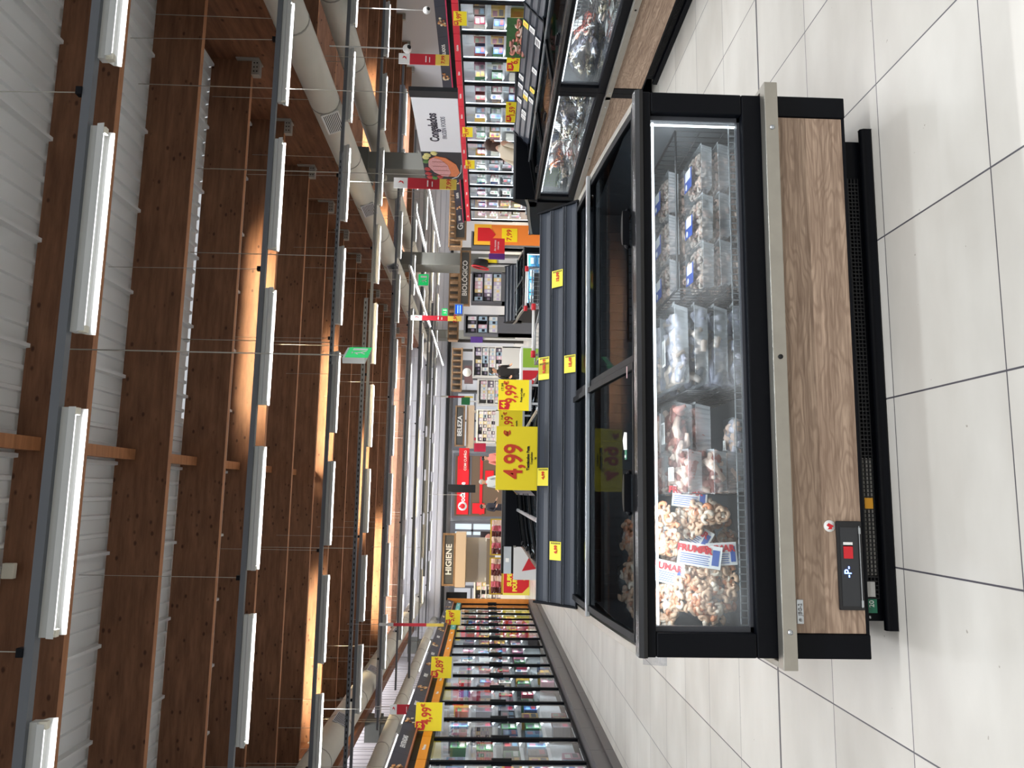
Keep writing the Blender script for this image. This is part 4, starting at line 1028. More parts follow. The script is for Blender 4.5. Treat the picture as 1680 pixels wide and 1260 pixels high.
# ---------------------------------------------------------------- far end of the shop
FAC = mat('mall_facade', (206, 208, 214), .6); DKF = mat('shopfront_grey', (96, 98, 104), .5)
fb = MB(); 
fb.box(-9.3, 25, 45, 45.2, 0, 3.9, 0)
struct('wall_facade', fb, FAC)
struct('trim_2', MB().box(-9.3, 25, 44.7, 45, 3.78, 3.95), BLACKM, 'thin black soffit line under the grey cladding')
def pb(x0, y0, x1, y1, Y):          # pixel rectangle -> X0, X1, Z0, Z1 at depth Y
    a, b = at(x0, (y0+y1)/2, Y), at(x1, (y0+y1)/2, Y); l, r = at((x0+x1)/2, y1, Y), at((x0+x1)/2, y0, Y)
    return l.x, r.x, b.z, a.z
def facade(name, label, cat, x0, y0, x1, y1, Y, m, d=.1, extra=()):
    X0_, X1_, Z0, Z1 = pb(x0, y0, x1, y1, Y); Z0 = max(Z0, 0)
    t = thing(name, label, cat, ((X0_+X1_)/2, Y, Z0)); W = X1_-X0_
    p = part('panel', MB().box(-W/2, W/2, 0, d, 0, Z1-Z0), m, t)
    return t, p, W, Z1-Z0
# red telephone shop
t = thing('shop_unit', 'red telephone shop with a long white lettered red sign', 'shop', (at(780, 797, 44).x, 44.6, 0))
xa, xb, z0, z1 = pb(742, 742, 785, 850, 44.4); W = xb-xa
part('surround', MB().box(-W/2, W/2, -.02, .35, 0, z1).box(-W/2+.15, W/2-.15, -.025, -.02, 0, z1-.15, 1), [DKF, mat('shop_interior', (104, 84, 66), .5)], t)
sg = part('sign_band', MB().box(-W/2+.25, W/2-.2, -.12, -.03, z1-.95, z1-.28), mat('phone_shop_red', (214, 22, 34), .45, emit=.12), t)
text('vodafone', .42, (-.43, -.13, z1-.62), (1,0,0), (0,0,1), PAPER, sg, bold=.01, squeeze=.82)
em = part('round_emblem', MB().tube([(-W/2+.72, -.121, z1-.62), (-W/2+.72, -.135, z1-.62)], .26, 22), PAPER, sg)
part('emblem_drop', MB().tube([(-W/2+.72, -.136, z1-.62), (-W/2+.72, -.142, z1-.62)], .15, 18).box(-W/2+.66, -W/2+.74, -.142, -.136, z1-.5, z1-.42), mat('phone_shop_red', (214, 22, 34), .45), em)
part('red_strips', MB().box(-W/2+.25, W/2-.2, -.06, -.03, z1-1.75, z1-1.6).box(-W/2+.3, -W/2+.9, -.1, -.03, z1-1.9, z1-1.2).box(.1, .9, -.08, -.03, z1-2.4, z1-1.9), mat('phone_shop_red', (214, 22, 34), .45), t)
part('inner_posts', MB().box(-W/2+.25, W/2-.2, -.05, -.03, z1-1.1, z1-.98), DKF, t)
# other units
for i, (x0, y0, x1, y1, col, lab) in enumerate(((738, 856, 790, 885, (196, 212, 222), 'pale glazed shop unit between the red shop and the HIGIENE sign'), (742, 642, 778, 738, (168, 172, 178), 'grey shop unit behind the BELEZA sign'), (736, 962, 786, 1010, (190, 192, 198), 'pale shop unit right of the left freezer row end'))):
    xa, xb, z0, z1 = pb(x0, y0, x1, y1, 44.5); W = xb-xa
    t = thing('shop_unit', lab, 'shop', ((xa+xb)/2, 44.7, 0))
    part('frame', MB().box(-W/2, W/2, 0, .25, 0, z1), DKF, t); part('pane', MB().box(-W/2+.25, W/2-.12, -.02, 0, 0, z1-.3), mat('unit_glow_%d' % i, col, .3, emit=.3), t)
    part('mullion', MB().box(-.06, .06, -.05, -.02, 0, z1-.3).box(-W/2+.25, W/2-.12, -.05, -.02, z1*.62, z1*.62+.1), DKF, t)
facade('display_screen', 'tall black screen hanging in front of the red shop', 'screen', 735, 795, 780, 808, 38, BLACKM, .15)
facade('hanging_screen', 'tall black screen hanging beyond the left freezer row', 'screen', 732, 972, 766, 985, 36, BLACKM, .15)
# HIGIENE canopy
WOODF = wood('sign_wood', (118, 92, 68), (162, 132, 102), 0, .2, 14)
def framed_sign(label, txt, x0, y0, x1, y1, Y, ts=.66, depth=.7):
    t, W, Hh = board('department_sign', label, 'sign', x0, y0, x1, y1, Y, mat('sign_grey', (84, 84, 82), .5), .06, txt, ts*1.08, None, .5, .5, None, .006, 1, None)
    f = .09*Hh+.04
    part('wooden_frame', MB().box(-W/2-f, W/2+f, -.04, .1, Hh, Hh+f).box(-W/2-f, W/2+f, -.04, .1, -f, 0).box(-W/2-f, -W/2, -.04, .1, 0, Hh).box(W/2, W/2+f, -.04, .1, 0, Hh), WOODF, t)
    return t, W, Hh
t, W, Hh = framed_sign('wood framed grey sign reading HIGIENE', 'HIGIENE', 729, 878, 744, 958, 27, .82)
part('canopy_board', MB().box(-W/2-.1, W/2+.1, -.1, .7, -.42, -.07), mat('beige_board', (206, 184, 158), .6), t)
part('canopy_front', MB().box(-W/2, W/2-.1, .0, .06, -1.45, -1.15), mat('taupe_board', (130, 118, 108), .6), t)
part('mirror_panel', MB().box(-W/2, W/2-.1, .6, .66, -1.15, -.42), mat('beige_panel', (196, 190, 180), .4), t)  # panel in one flat beige
part('canopy_post', MB().box(-W/2+.1, -W/2+.2, .2, .3, -3.2, -1.1).box(W/2-.2, W/2-.1, .2, .3, -3.2, -1.1), WHITE, t)
t, W, Hh = framed_sign('wood framed grey sign reading BELEZA', 'BELEZA', 749, 668, 760, 730, 30, .85)
part('canopy_board', MB().box(-W/2-.1, W/2+.1, .1, .7, -.42, -.12), mat('beige_board', (206, 184, 158), .6), t)
part('canopy_post', MB().box(-W/2+.1, -W/2+.2, .2, .3, -2.75, -.2).box(W/2-.2, W/2-.1, .2, .3, -2.75, -.2), WHITE, t)
facade('coupon_sign', 'red sign with white lettering left of the BELEZA board', 'sign', 753, 735, 770, 770, 29, RED, .05)
t_, p_, W_, H_ = facade('coupon_board', 'red board with a white shield over the shelves', 'sign', 757, 742, 768, 769, 28.9, RED, .03)
text('COM CUPÃO', H_*.5, (0, -.003, H_*.4), (1,0,0), (0,0,1), PAPER, p_, bold=.002)
# slatted wooden canopies on the right
def slats(label, x0, y0, x1, y1, Y, n, dp=.5):
    X0_, X1_, Z0, Z1 = pb(x0, y0, x1, y1, Y); W = X1_-X0_; Hh = Z1-Z0
    t = thing('slatted_canopy', label, 'canopy', ((X0_+X1_)/2, Y, Z0))
    part('back_board', MB().box(-W/2, W/2, dp, dp+.05, 0, Hh), mat('slat_dark', (88, 84, 80), .6), t)
    m = MB()
    for i in range(n+1):
        x = -W/2+W*i/n; m.box(x-.035, x+.035, 0, dp, 0, Hh)
    part('slats', m, WOODF, t)
    part('fascia', MB().box(-W/2-.05, W/2+.05, -.03, .04, -.05, .03).box(-W/2-.05, W/2+.05, -.03, .04, Hh-.02, Hh+.03), WOODF, t)
    for s_ in (-1, 1): part('post', MB().box(s_*W/2-.06, s_*W/2+.06, .3, .42, -Z0, 0), mat('dark_post', (60, 58, 56), .6), t)
    return t
slats('slatted wooden canopy above the BIOLÓGICO sign', 737, 436, 752, 556, 32, 10)
slats('slatted wooden canopy between the grey columns, near the granel sign', 738, 300, 758, 404, 33, 10)
slats('distant slatted wooden canopy by the cosmetics shelf', 742, 572, 757, 640, 38, 7)
framed_sign('wood framed grey sign reading BIOLÓGICO, its end behind a column', 'BIOLÓGICO', 757, 414, 769, 499, 28, .85)
framed_sign('wood framed grey sign reading GRANEL, partly hidden by the freezers', 'GRANEL', 749, 318, 763, 390, 27.5, .85)
t, p, W, Hh = facade('price_monitor', 'small bright blue screen left of the BIOLÓGICO sign', 'screen', 745, 498, 760, 517, 26, ALU, .12)
part('screen_face', MB().box(-W*.4, W*.4, -.006, 0, Hh*.12, Hh*.88), mat('screen_blue', (20, 80, 190), .4, emit=.9), p); part('screen_bar', MB().box(-W*.34, W*.34, -.01, -.006, Hh*.3, Hh*.38).box(-W*.34, W*.34, -.01, -.006, Hh*.55, Hh*.63), mat('screen_cyan', (160, 210, 250), .4, emit=1.2), p)
# orange end panel of the right row and promo panels
X0_, X1_, Z0, Z1 = pb(772, 361, 838, 376, 19)
t = thing('end_panel', 'orange end panel with a red arrow and a yellow price card', 'panel', ((X0_+X1_)/2, 21.06, 0)); Z1 = 2.0
t.location.x = 7.42; W = .62
p = part('panel', MB().box(-W/2, W/2, 0, .05, 0, Z1), mat('orange_panel', (244, 140, 60), .5), t)
part('panel_top', MB().box(-W/2, W/2, -.01, .05, Z1-.5, Z1), mat('panel_amber', (246, 190, 60), .5), t)
part('red_arrow', MB().prism([(-.2, 1.55), (-.2, 1.9), (.2, 1.9), (.2, 1.55), (0, 1.38)], -.02, -.002, 'y'), RED, p)
part('price_inset', MB().box(-.2, .2, -.012, 0, .75, 1.2), YEL, p)
text('7,99', .2, (0, -.014, .98), (1,0,0), (0,0,1), RED, p, bold=.004)
t, p, W, Hh = facade('promotion_board', 'square red board with white lettering by the round red ring', 'sign', 804, 391, 828, 415, 16, RED, .04)
text('As nossas\nmarcas', Hh*.2, (0, -.003, Hh*.55), (1,0,0), (0,0,1), PAPER, p)
part('post', MB().box(-.03, .03, .04, .08, -t.location.z, 0), ALU, t)
t, p, W, Hh = facade('promotion_board', 'purple board below the square red one', 'sign', 802, 416, 828, 425, 16.2, mat('deep_purple', (84, 40, 120), .5), .04)
part('post', MB().box(-.02, .02, .04, .08, -t.location.z, 0), ALU, t)
t, p, W, Hh = facade('promotion_board', 'yellow price board in a white frame under a column', 'sign', 792, 425, 815, 432, 17, YEL, .04)
part('white_frame', MB().box(-W/2-.05, W/2+.05, .04, .08, -t.location.z, Hh+.1), WHITE, t)
c = at(788, 439, 17)
rg = MB(); rg.tube([(math.cos(a)*.16*1, math.sin(a)*.2, 0) for a in [2*PI*k/20 for k in range(21)]], .03, 8)
t = thing('ring_display', 'dark round ring with a red edge standing right of the BIOLÓGICO sign', 'display', (c.x, 17, 0))
part('red_ring', MB().tube([(.04*math.sin(a), .10*math.cos(a), c.z+.19*math.sin(a+.0)) for a in [2*PI*k/20 for k in range(21)]], .02, 8), RED, t)
part('dark_disc', MB().tube([(.05, 0, c.z), (.16, 0, c.z)], .18, 20), BLACKM, t); part('pole', MB().tube([(.1, 0, 0), (.1, 0, c.z-.1)], .02, 8), BLACKM, t)

# gondola shelves full of small goods
cols = [(236, 236, 240), (226, 190, 206), (236, 236, 236), (236, 214, 160), (228, 228, 232), (170, 196, 216), (40, 40, 48), (206, 196, 222), (236, 236, 234), (120, 110, 130)]
gm = []
for i in range(10):
    m = MB().box(-.075, .075, 0, .1, 0, .17); m.box(-.05, .05, -.002, 0, .04, .10, 1); gm.append(finish('cosmetics_box', m, [mat('goods_%d' % i, cols[i], .4), mat('goods_lab_%d' % i, cols[(i*3+1) % 10], .4)]))
def gondola(label, x0, y0, x1, y1, Y, nshelf, ncol, colr, group, nm='cosmetics_box', sub=0, dens=.95):
    X0_, X1_, Z0, Z1 = pb(x0, y0, x1, y1, Y); W = X1_-X0_
    t = thing('shelf_unit', label, 'shelf', ((X0_+X1_)/2, Y, 0))
    m = MB().box(-W/2, -W/2+.04, 0, .45, 0, Z1).box(W/2-.04, W/2, 0, .45, 0, Z1); part('side_panel', m, colr, t)
    part('back_panel', MB().box(-W/2, W/2, .42, .45, 0, Z1), colr, t); part('top_header', MB().box(-W/2, W/2, -.02, .45, Z1, Z1+.06), colr, t)
    zs = [Z0+(Z1-Z0)*k/nshelf for k in range(nshelf)]
    for z in zs: part('shelf_board', MB().box(-W/2+.04, W/2-.04, 0, .42, z-.03, z), colr, t)
    part('low_plinth', MB().box(-W/2, W/2, 0, .42, 0, max(.05, Z0-.03)), colr, t)
    hs = (Z1-Z0)/nshelf
    for k, z in enumerate(zs):
        for c_ in range(ncol):
            if random.random() > dens: continue
            o = bpy.data.objects.new(nm, random.choice(gm)); C.objects.link(o); sx = (W-.12)/ncol/.15*.93
            o.scale = (sx, 1, min(1.6, hs*.8/.17)); o.location = (t.location.x-W/2+.06+(c_+.5)*(W-.12)/ncol, Y+.02, z)
            o['label'] = 'small packet on the %s, %s shelf' % (sub, ['lowest', 'second', 'third', 'fourth', 'fifth', 'sixth'][k]); o['category'] = 'packet'; o['group'] = '%s, shelf %d' % (group, k+1)
    return t
gondola('tall white cosmetics shelf right of the blue and white bottle rack', 778, 568, 823, 618, 26, 4, 7, WHITE, 'cosmetics on the white shelf', 'cosmetics_box', 'white cosmetics shelf')
gondola('white framed rack with navy and white bottles', 786, 622, 822, 664, 23, 3, 7, WHITE, 'bottles on the framed rack', 'bottle_pack', 'rack of navy and white bottles')
gondola('white shelf between the yellow 4,99 card and the red screen', 784, 672, 812, 726, 27, 4, 9, WHITE, 'packets near the yellow card', 'cosmetics_box', 'white shelf above the 4,99 card')
gondola('open shelf with pink and brown boxes beside the blue screen', 764, 516, 816, 548, 24, 3, 4, DKF, 'boxes near the blue screen', 'pink_box', 'dark shelf beside the blue screen')
gondola('grey shelf with small goods under the BIOLÓGICO sign', 776, 446, 822, 496, 24, 3, 7, DKF, 'goods under the organic sign', 'grocery_box', 'shelf under the BIOLÓGICO sign')
gondola('white medicine style shelf behind the yellow bins, right part', 782, 918, 812, 938, 30, 4, 4, WHITE, 'packets behind the bins', 'cosmetics_box', 'small shelf behind the yellow bins')
gondola('white shelf with red and white packs at the end of the left row', 780, 940, 822, 984, 28.5, 5, 6, WHITE, 'packets at the left end', 'cosmetics_box', 'white shelf at the left row end')
gondola('distant shelf right of the grey column', 776, 380, 824, 404, 26, 3, 4, DKF, 'goods right of the column', 'grocery_box', 'distant shelf by the column')
t, p, W, Hh = facade('advert_board', 'purple advert board on the cosmetics shelf top', 'sign', 772, 548, 792, 562, 25.8, mat('violet', (92, 60, 150), .5), .05)
part('post', MB().box(-.03, .03, .05, .1, -t.location.z, 0), WHITE, t)
t, p, W, Hh = facade('advert_board', 'dark advert board with a face, behind the yellow bins', 'sign', 788, 872, 808, 904, 33, mat('advert_dark', (40, 32, 40), .5, noise=.5, nscale=5), .05)
part('face_patch', MB().blob((W*.05, -.01, Hh*.35), (.35*W, .02, .3*Hh), 2, .1, 10, 8), mat('advert_skin', (200, 140, 130), .5), p); part('post', MB().box(-.03, .03, .05, .1, -t.location.z, 0), WHITE, t)
t, p, W, Hh = facade('advert_board', 'bright blue small board beside the dark advert', 'sign', 782, 904, 792, 916, 32.8, mat('advert_blue', (30, 110, 220), .5, emit=.2), .05)
part('post', MB().box(-.03, .03, .05, .1, -t.location.z, 0), WHITE, t)
t, p, W, Hh = facade('advert_board', 'dark red and pink round edged board near the white shelf', 'sign', 778, 718, 797, 741, 31, mat('advert_pink', (220, 50, 90), .5), .05)
part('post', MB().box(-.03, .03, .05, .1, -t.location.z, 0), WHITE, t)
t, p, W, Hh = facade('advert_board', 'green and white board above the bottle rack', 'sign', 757, 652, 771, 664, 31.5, mat('advert_green', (20, 110, 60), .5), .05)
part('post', MB().box(-.03, .03, .05, .1, -t.location.z, 0), WHITE, t)
t, p, W, Hh = facade('round_advert', 'brown bin like display with a round white disc', 'display', 762, 600, 776, 628, 29, mat('mauve_board', (110, 84, 88), .5), .3)
part('white_disc', MB().tube([(W*.1, -.01, Hh*.7), (W*.1, -.03, Hh*.7)], .17, 20), PAPER, p); part('post', MB().box(-.1, .1, .1, .2, -t.location.z, 0), DKF, t)
t, p, W, Hh = facade('wall_shelf', 'cream and white wall shelf left of the slatted canopies', 'shelf', 740, 590, 756, 622, 40, mat('cream_shelf', (200, 196, 180), .5), .3)
m = MB()
for i in range(6): m.box(-W/2+.1+i*W/6, -W/2+.1+i*W/6+W/9, -.02, 0, Hh*.55, Hh*.9)
part('white_tiles', m, PAPER, p); part('support', MB().box(-W/2, W/2, .1, .3, -t.location.z, 0), DKF, t)

# yellow bargain bins
def bin_(label, y0, y1, Y, txt=True, drop=0, group='yellow bargain bins'):
    X0_, X1_, Z0, Z1 = pb(828, y0, 868, y1, Y); W = X1_-X0_-.02; Hh = .86
    t = thing('bargain_bin', label, 'bin', ((X0_+X1_)/2, Y, 0), 0, group)
    b = part('bin_body', MB().box(-W/2, W/2, 0, .05, .0, Hh).box(-W/2, -W/2+.05, .05, .8, 0, Hh).box(W/2-.05, W/2, .05, .8, 0, Hh).box(-W/2, W/2, .8, .85, 0, Hh).box(-W/2+.05, W/2-.05, .05, .8, Hh-.3, Hh-.28), mat('bin_yellow', (232, 222, 90), .5), t)
    k = part('red_tag_print', MB().prism([(-W*.40, .05), (-W*.5, .35), (-W*.5, Hh-.02), (W*.33, Hh-.02), (W*.33, .28), (W*.14, .02)], -.006, -.0005, 'y'), RED, b)
    part('tag_hole', MB().tube([(-W*.1, -.007, .18), (-W*.1, -.010, .18)], .05, 14), YELL, k)
    if txt:
        text('SUPER', .17, (-W*.06, -.009, .64), (1,0,0), (0,0,1), YELL, k, bold=.012); text('POUPANÇA', .17, (-W*.06, -.009, .47), (1,0,0), (0,0,1), YELL, k, bold=.012, squeeze=.85)
    return t, W
for i, (a, b) in enumerate(((866, 936-20), (917, 958), (959, 986))):
    pass
bx = [(-1.35, 'yellow bargain bin with a red SUPER POUPANÇA tag, right one'), (-2.62, 'yellow bargain bin with a red SUPER POUPANÇA tag, left one')]
CHO = [mat('choc_wrap_dark', (84, 30, 36), .35, .1), mat('choc_wrap_pink', (190, 90, 110), .35), mat('choc_wrap_cream', (216, 190, 180), .35)]
cbm = []
for i in range(3):
    m = MB(); film_pillow(m, .1, .06, .035, i, 8, 6, .2); cbm.append(finish('sweets_bag', m, CHO[i]))
for i, (x, lab) in enumerate(bx):
    Y = 25.6
    t = thing('bargain_bin', lab, 'bin', (x-.1, Y, 0), 0, 'yellow bargain bins'); W = 1.2; Hh = .88
    b = part('bin_body', MB().box(-W/2, W/2, 0, .05, .0, Hh).box(-W/2, -W/2+.05, .05, .8, 0, Hh).box(W/2-.05, W/2, .05, .8, 0, Hh).box(-W/2, W/2, .8, .85, 0, Hh).box(-W/2+.05, W/2-.05, .05, .8, Hh-.3, Hh-.28), mat('bin_yellow', (232, 222, 90), .5), t)
    k = part('red_tag_print', MB().prism([(-W*.26, .02), (-W*.44, .24), (-W*.44, Hh-.02), (W*.36, Hh-.02), (W*.36, .24), (W*.2, .02)][::-1], -.006, -.0005, 'y'), RED, b)
    part('tag_hole', MB().tube([(-W*.06, -.007, .18), (-W*.06, -.010, .18)], .05, 14), YELL, k)
    text('SUPER', .19, (-W*.04, -.009, .66), (1,0,0), (0,0,1), YELL, k, bold=.012); text('POUPANÇA', .19, (-W*.04, -.009, .48), (1,0,0), (0,0,1), YELL, k, bold=.012, squeeze=.85)
    part('upper_frame', MB().box(-W/2, W/2, .1, .14, Hh, Hh+.05).box(-W/2, -W/2+.04, .1, .14, Hh, 1.3).box(W/2-.04, W/2, .1, .14, Hh, 1.3).box(-W/2, W/2, .1, .14, 1.28, 1.33), mat('frame_mustard', (180, 150, 40), .5), t)
    part('rear_tray', MB().box(-W/2, W/2, .14, .8, Hh+.0, Hh+.03), mat('frame_mustard', (180, 150, 40), .5), t)
    for q in range(24):
        o = bpy.data.objects.new('sweets_bag', cbm[q % 3]); C.objects.link(o); o.location = (t.location.x-W/2+.12+(q % 6)*.19, Y+.25+random.uniform(0, .1), Hh+.08+(q//6)*.09); o.rotation_euler = (random.uniform(.7, 1.4), random.uniform(-.4, .4), random.uniform(-.5, .5))
        o['label'] = 'shiny dark or pink sweets bag heaped in the %s yellow bin' % ('right' if i == 0 else 'left'); o['category'] = 'bag of sweets'; o['group'] = 'sweets in the %s bin' % ('right' if i == 0 else 'left')
# flyer display near the island
t = thing('flyer_display', 'white display with a big red bird emblem behind the black freezer end', 'display', (-1.0, 13.6, 0))
part('panel', MB().box(-.5, .5, 0, .05, 0, 1.0), PAPER, t)
part('bird_emblem', MB().prism([(-.3, .55), (.1, .5), (.3, .7), (.1, .9), (-.1, .72), (-.35, .85)], -.01, 0, 'y'), RED, t)
t = thing('flyer_display', 'red and white promotional bin with a bird emblem beside the trolleys', 'display', (1.95, 12.2, 0))
part('bin_body', MB().box(-.45, .45, 0, .6, 0, .98), PAPER, t); part('red_print', MB().box(-.4, .05, -.01, 0, .3, .95), RED, t)
part('green_print', MB().box(.1, .42, -.01, 0, .35, .95), mat('lime_print', (150, 190, 60), .5), t)
part('bird_emblem', MB().prism([(-.33, .5), (-.1, .42), (0, .6), (-.1, .8), (-.2, .62), (-.34, .75)], -.02, -.01, 'y'), PAPER, t)
# checkout glass counter
t = thing('glass_counter', 'low black counter with a lit glass front beyond the middle island', 'counter', (-.9, 20.5, 0))
part('counter_body', MB().box(-1.2, 1.2, 0, .8, 0, 1.06), BLACKM, t); part('glass_front', MB().box(-1.2, 1.2, -.05, 0, .80, 1.0), ALU, t); part('price_tag', MB().box(-.2, 0, -.06, -.05, .86, .95).box(-.9, -.8, -.06, -.05, .86, .95), PAPER, t)

# ---------------------------------------------------------------- trolleys
def trolley(x, y, rz, label):
    t = thing('shopping_trolley', label, 'shopping trolley', (x, y, 0), rz, 'shopping trolleys')
    CR = mat('trolley_chrome', (150, 152, 156), .3, .8)
    b = MB(); W, L = .28, .85
    corners = lambda z, k: [(-W*k, 0+.05*(1-k)*2, z), (W*k, .0+.05*(1-k)*2, z), (W*k*.8, L, z), (-W*k*.8, L, z)]
    lo, hi = corners(.45, .85), corners(.95, 1)
    for c in (lo, hi): b.tube(c+[c[0]], .009, 6)
    for e in range(4):
        a0, a1 = Vector(lo[e]), Vector(lo[(e+1) % 4]); b0, b1 = Vector(hi[e]), Vector(hi[(e+1) % 4]); n = 9 if e % 2 == 0 else 16
        for i in range(n+1): b.tube([a0.lerp(a1, i/n), b0.lerp(b1, i/n)], .0025, 4)
        for k in range(1, 6): b.tube([a0.lerp(b0, k/6), a1.lerp(b1, k/6)], .0025, 4)
    for i in range(14):
        a0, a1 = Vector(lo[0]).lerp(Vector(lo[3]), i/13), Vector(lo[1]).lerp(Vector(lo[2]), i/13); b.tube([a0, a1], .0025, 4)
    part('basket', b, CR, t)
    f = MB()
    for s_ in (-1, 1): f.tube([(s_*.24, -.02, .12), (s_*.25, .0, .45), (s_*.27, -.06, 1.0)], .012, 8); f.tube([(s_*.24, -.02, .14), (s_*.17, L-.1, .14)], .012, 8)
    part('frame', f, CR, t)
    h = part('handle', MB().tube([(-.27, -.07, 1.03), (.27, -.07, 1.03)], .016, 10), PAPER, t)
    part('handle_end', MB().tube([(-.30, -.07, 1.03), (-.23, -.07, 1.03)], .026, 10).tube([(.23, -.07, 1.03), (.30, -.07, 1.03)], .026, 10), RED, h)
    for sx in (-1, 1):
        for yy in (0, L-.12): part('wheel', MB().tube([(sx*(.24 if yy == 0 else .18)-.015, yy, .055), (sx*(.24 if yy == 0 else .18)+.015, yy, .055)], .055, 14), BLACKM, t)
    part('child_seat', MB().box(-.2, .2, .08, .1, .7, .92), mat('seat_flap', (60, 62, 66), .5), t)
    return t
trolley(1.78, 8.2, 0, 'chrome shopping trolley with a white handle and red ends, nearer one')
trolley(2.75, 9.9, -.35, 'chrome shopping trolley farther from the camera, beside the right island')

# ---------------------------------------------------------------- people
SKIN = mat('skin', (206, 160, 132), .5)
def person(label, x, y, rz, hgt, top, legs, hair, long_hair=False, lean=0.0, arm=.35):
    t = thing('person', label, 'person', (x, y, 0), rz)
    k = hgt/1.7
    V = []; E = []; Rr = []
    def v(p, r): V.append((p[0]*k, p[1]*k, p[2]*k)); Rr.append(r*k); return len(V)-1
    def e(a, b): E.append((a, b))
    ly = lambda z: -lean*max(0, z-.9)
    pel = v((0, 0, .93), .15); wa = v((0, ly(1.1), 1.1), .135); ch = v((0, ly(1.32), 1.32), .155); sh = v((0, ly(1.42), 1.42), .10); nk = v((0, ly(1.5), 1.5), .055); hd0 = v((0, ly(1.56)-.01, 1.56), .075); hd1 = v((0, ly(1.63)-.01, 1.635), .092); hd2 = v((0, ly(1.7), 1.695), .06)
    for a, b in ((pel, wa), (wa, ch), (ch, sh), (sh, nk), (nk, hd0), (hd0, hd1), (hd1, hd2)): e(a, b)
    for s_ in (-1, 1):
        hp = v((s_*.10, 0, .86), .10); kn = v((s_*.11, -.02, .48), .062); an = v((s_*.11, .01, .1), .042); ft = v((s_*.12, -.14, .04), .035)
        e(pel, hp); e(hp, kn); e(kn, an); e(an, ft)
        s1 = v((s_*.17, ly(1.4), 1.40), .065); el = v((s_*.24, ly(1.12)+.02, 1.12), .045); wr = v((s_*.22, ly(.9)-arm*.6, .95+arm*.25), .03); pm_ = v((s_*.215, ly(.9)-arm*.6-.06, .93+arm*.27), .034)
        e(ch, s1); e(s1, el); e(el, wr); e(wr, pm_)
        for q in range(4):
            a = v((s_*(.185+q*.02), ly(.9)-arm*.6-.11, .92+arm*.27-.004*q), .010); b = v((s_*(.187+q*.019), ly(.9)-arm*.6-.135, .90+arm*.27), .008); e(pm_, a); e(a, b)
        a = v((s_*.18, ly(.9)-arm*.6-.06, .94+arm*.27), .011); b = v((s_*.17, ly(.9)-arm*.6-.09, .93+arm*.27), .009); e(wr, a); e(a, b)
    me = bpy.data.meshes.new('body'); me.from_pydata(V, E, []); o = bpy.data.objects.new('tmp', me); C.objects.link(o)
    sk_ = o.modifiers.new('s', 'SKIN'); sb = o.modifiers.new('u', 'SUBSURF'); sb.levels = 2
    for i, r in enumerate(Rr):
        me.skin_vertices[0].data[i].radius = (r, r*.8 if i < 4 else r)
    me.skin_vertices[0].data[0].use_root = True
    dg = bpy.context.evaluated_depsgraph_get(); m2 = bpy.data.meshes.new_from_object(o.evaluated_get(dg)); bpy.data.objects.remove(o)
    m2.materials.clear()
    for mm in (SKIN, top, legs): m2.materials.append(mm)
    for p in m2.polygons:
        z = p.center.z/k; ax_ = abs(p.center.x/k)
        p.material_index = 0 if z > 1.49 or (ax_ > .17 and p.center.y/k < ly(.9)-arm*.5-.02) else (1 if (z > .9 or ax_ > .16 and z > .7) else 2)
        p.use_smooth = True
    b = bpy.data.objects.new('body', m2); C.objects.link(b); b.parent = t
    hy = (ly(1.64)-.01)*k
    h = MB().blob((0, hy+.018*k, 1.66*k), (.098*k, .105*k, .098*k), 3, .05, 14, 10)
    if long_hair: h.blob((.02*k, hy+.075*k, 1.50*k), (.11*k, .06*k, .22*k), 5, .12, 12, 9)
    h.v = [(a, max(b_, hy-.055*k) if c < 1.66*k else b_, c) for a, b_, c in h.v]
    part('hair', h, hair, t)
    f = MB(); fy = hy-.088*k
    f.blob((0, fy-.008*k, 1.615*k), (.012*k, .018*k, .022*k), 1, 0, 8, 6)
    part('nose', f, SKIN, t)
    f = MB()
    for s_ in (-1, 1): f.blob((s_*.032*k, fy+.008*k, 1.64*k), (.010*k, .006*k, .006*k), 1, 0, 8, 6)
    part('eyes', f, mat('eye_dark', (40, 30, 28), .3), t)
    part('mouth', MB().blob((0, fy+.008*k, 1.58*k), (.022*k, .006*k, .005*k), 1, 0, 8, 6), mat('lips', (160, 80, 76), .5), t)
    for s_ in (-1, 1): part('ear', MB().blob((s_*.09*k, hy, 1.625*k), (.012*k, .02*k, .028*k), 1, 0, 8, 6), SKIN, t)
    return t
HB = mat('hair_brown', (72, 44, 32), .5, noise=.3, nscale=30); HK = mat('hair_black', (22, 20, 22), .5); HG = mat('hair_grey', (170, 168, 164), .6)
person('person in a padded beige jacket with long brown hair, leaning towards the tall doors', 5.95, 12.9, 1.9, 1.62, mat('beige_padded', (214, 200, 176), .6, bump=.6, bscale=14), mat('dark_trousers', (36, 38, 46), .7), HB, True, .55)
person('person with dark hair in a pink top, far beyond the yellow card', at(800, 752, 30).x, 30.5, .4, 1.66, mat('pink_top', (240, 150, 140), .7), mat('blue_jeans', (50, 80, 130), .7), HK, False, .05)
person('person with grey hair in a pale top, left of the pink one', at(800, 790, 29).x, 29.5, -.6, 1.72, mat('pale_top', (190, 200, 210), .7), mat('dark_trousers', (36, 38, 46), .7), HG, False, .03)
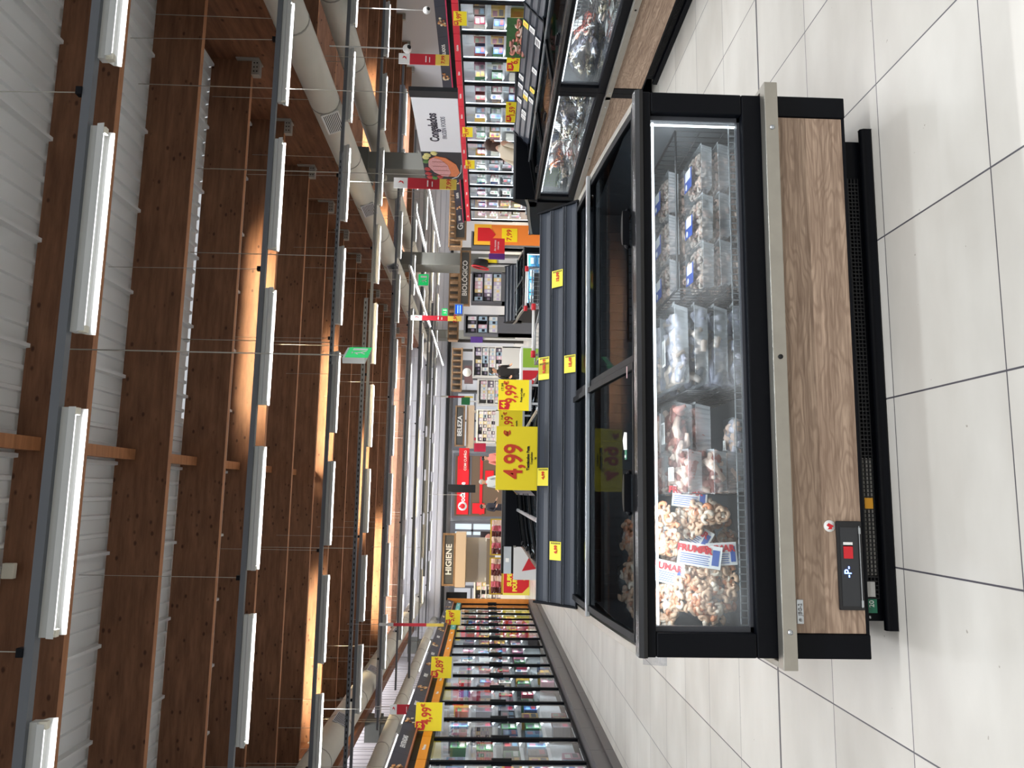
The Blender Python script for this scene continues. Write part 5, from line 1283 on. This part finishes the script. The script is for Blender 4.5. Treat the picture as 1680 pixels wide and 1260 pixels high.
person('person in a dark top near the red shop, farthest left', at(800, 832, 33).x, 33, .9, 1.7, mat('dark_top', (40, 42, 56), .7), mat('dark_trousers', (36, 38, 46), .7), HK, False, .05)
person('person in black stooping by the white shelf, right of the bottle rack', at(800, 612, 21).x, 21, .2, 1.45, mat('black_coat', (24, 24, 28), .7), mat('dark_trousers', (36, 38, 46), .7), HK, False, .3)
# security domes
for i, (px_, py, Y) in enumerate(((668, 80, 12.5), (758, 812, 40), (712, 1160, 22), (700, 17, 15))):
    c = at(px_, py, Y)
    t = thing('security_camera', 'small white dome camera on a rod, %s' % ['near the first red flag', 'in front of the red shop', 'over the left freezer row', 'at the upper edge of the picture'][i], 'camera', tuple(c))
    part('dome', MB().blob((0, 0, 0), (.08, .08, .08), 1, 0, 12, 8), PAPER, t); part('lens', MB().blob((0, -.05, -.035), (.04, .04, .04), 1, 0, 10, 6), BLACKM, t); part('rod', MB().tube([(0, 0, .06), (0, 0, 4.45-c.z)], .012, 6), PAPER, t)

# prawn poster on the right island
pz = at(846, 22, 7.4)
t = thing('picture_card', 'picture card of pink prawns on green leaves at the upper picture edge', 'picture', (4.72, 7.3, 1.14), -.9)
p = part('card', MB().box(-.2, .2, 0, .01, 0, .26), mat('leaf_green', (50, 90, 44), .6, noise=.5, nscale=30), t)
m = MB(); prawns(m, 26, .15, .001, .10, 77, .016, .034); m.v = [(a, min(b, .0)*.2-.006, c+.13) for a, b, c in m.v]
part('prawn_picture', m, [RDm[1], MEAT, FAT], p, kind='stuff'); part('orange_foot', MB().box(-.2, .2, -.004, .014, -.03, 0), mat('orange_foot', (220, 100, 50), .5), t)

# crumpled film scrap caught on the side of the front freezer
m = MB(); film_pillow(m, .03, .045, .012, 91, 8, 8, .5)
m.xf(Matrix.Rotation(1.3, 4, 'X'))
sc_ = solo('film_scrap', m, glass('scrap_film', (.85, .85, .86), 1.5, .15, haze=.5), 'small crumpled clear film scrap stuck to the left side of the front freezer', 'scrap', (HX-.045, 2.98, .86))
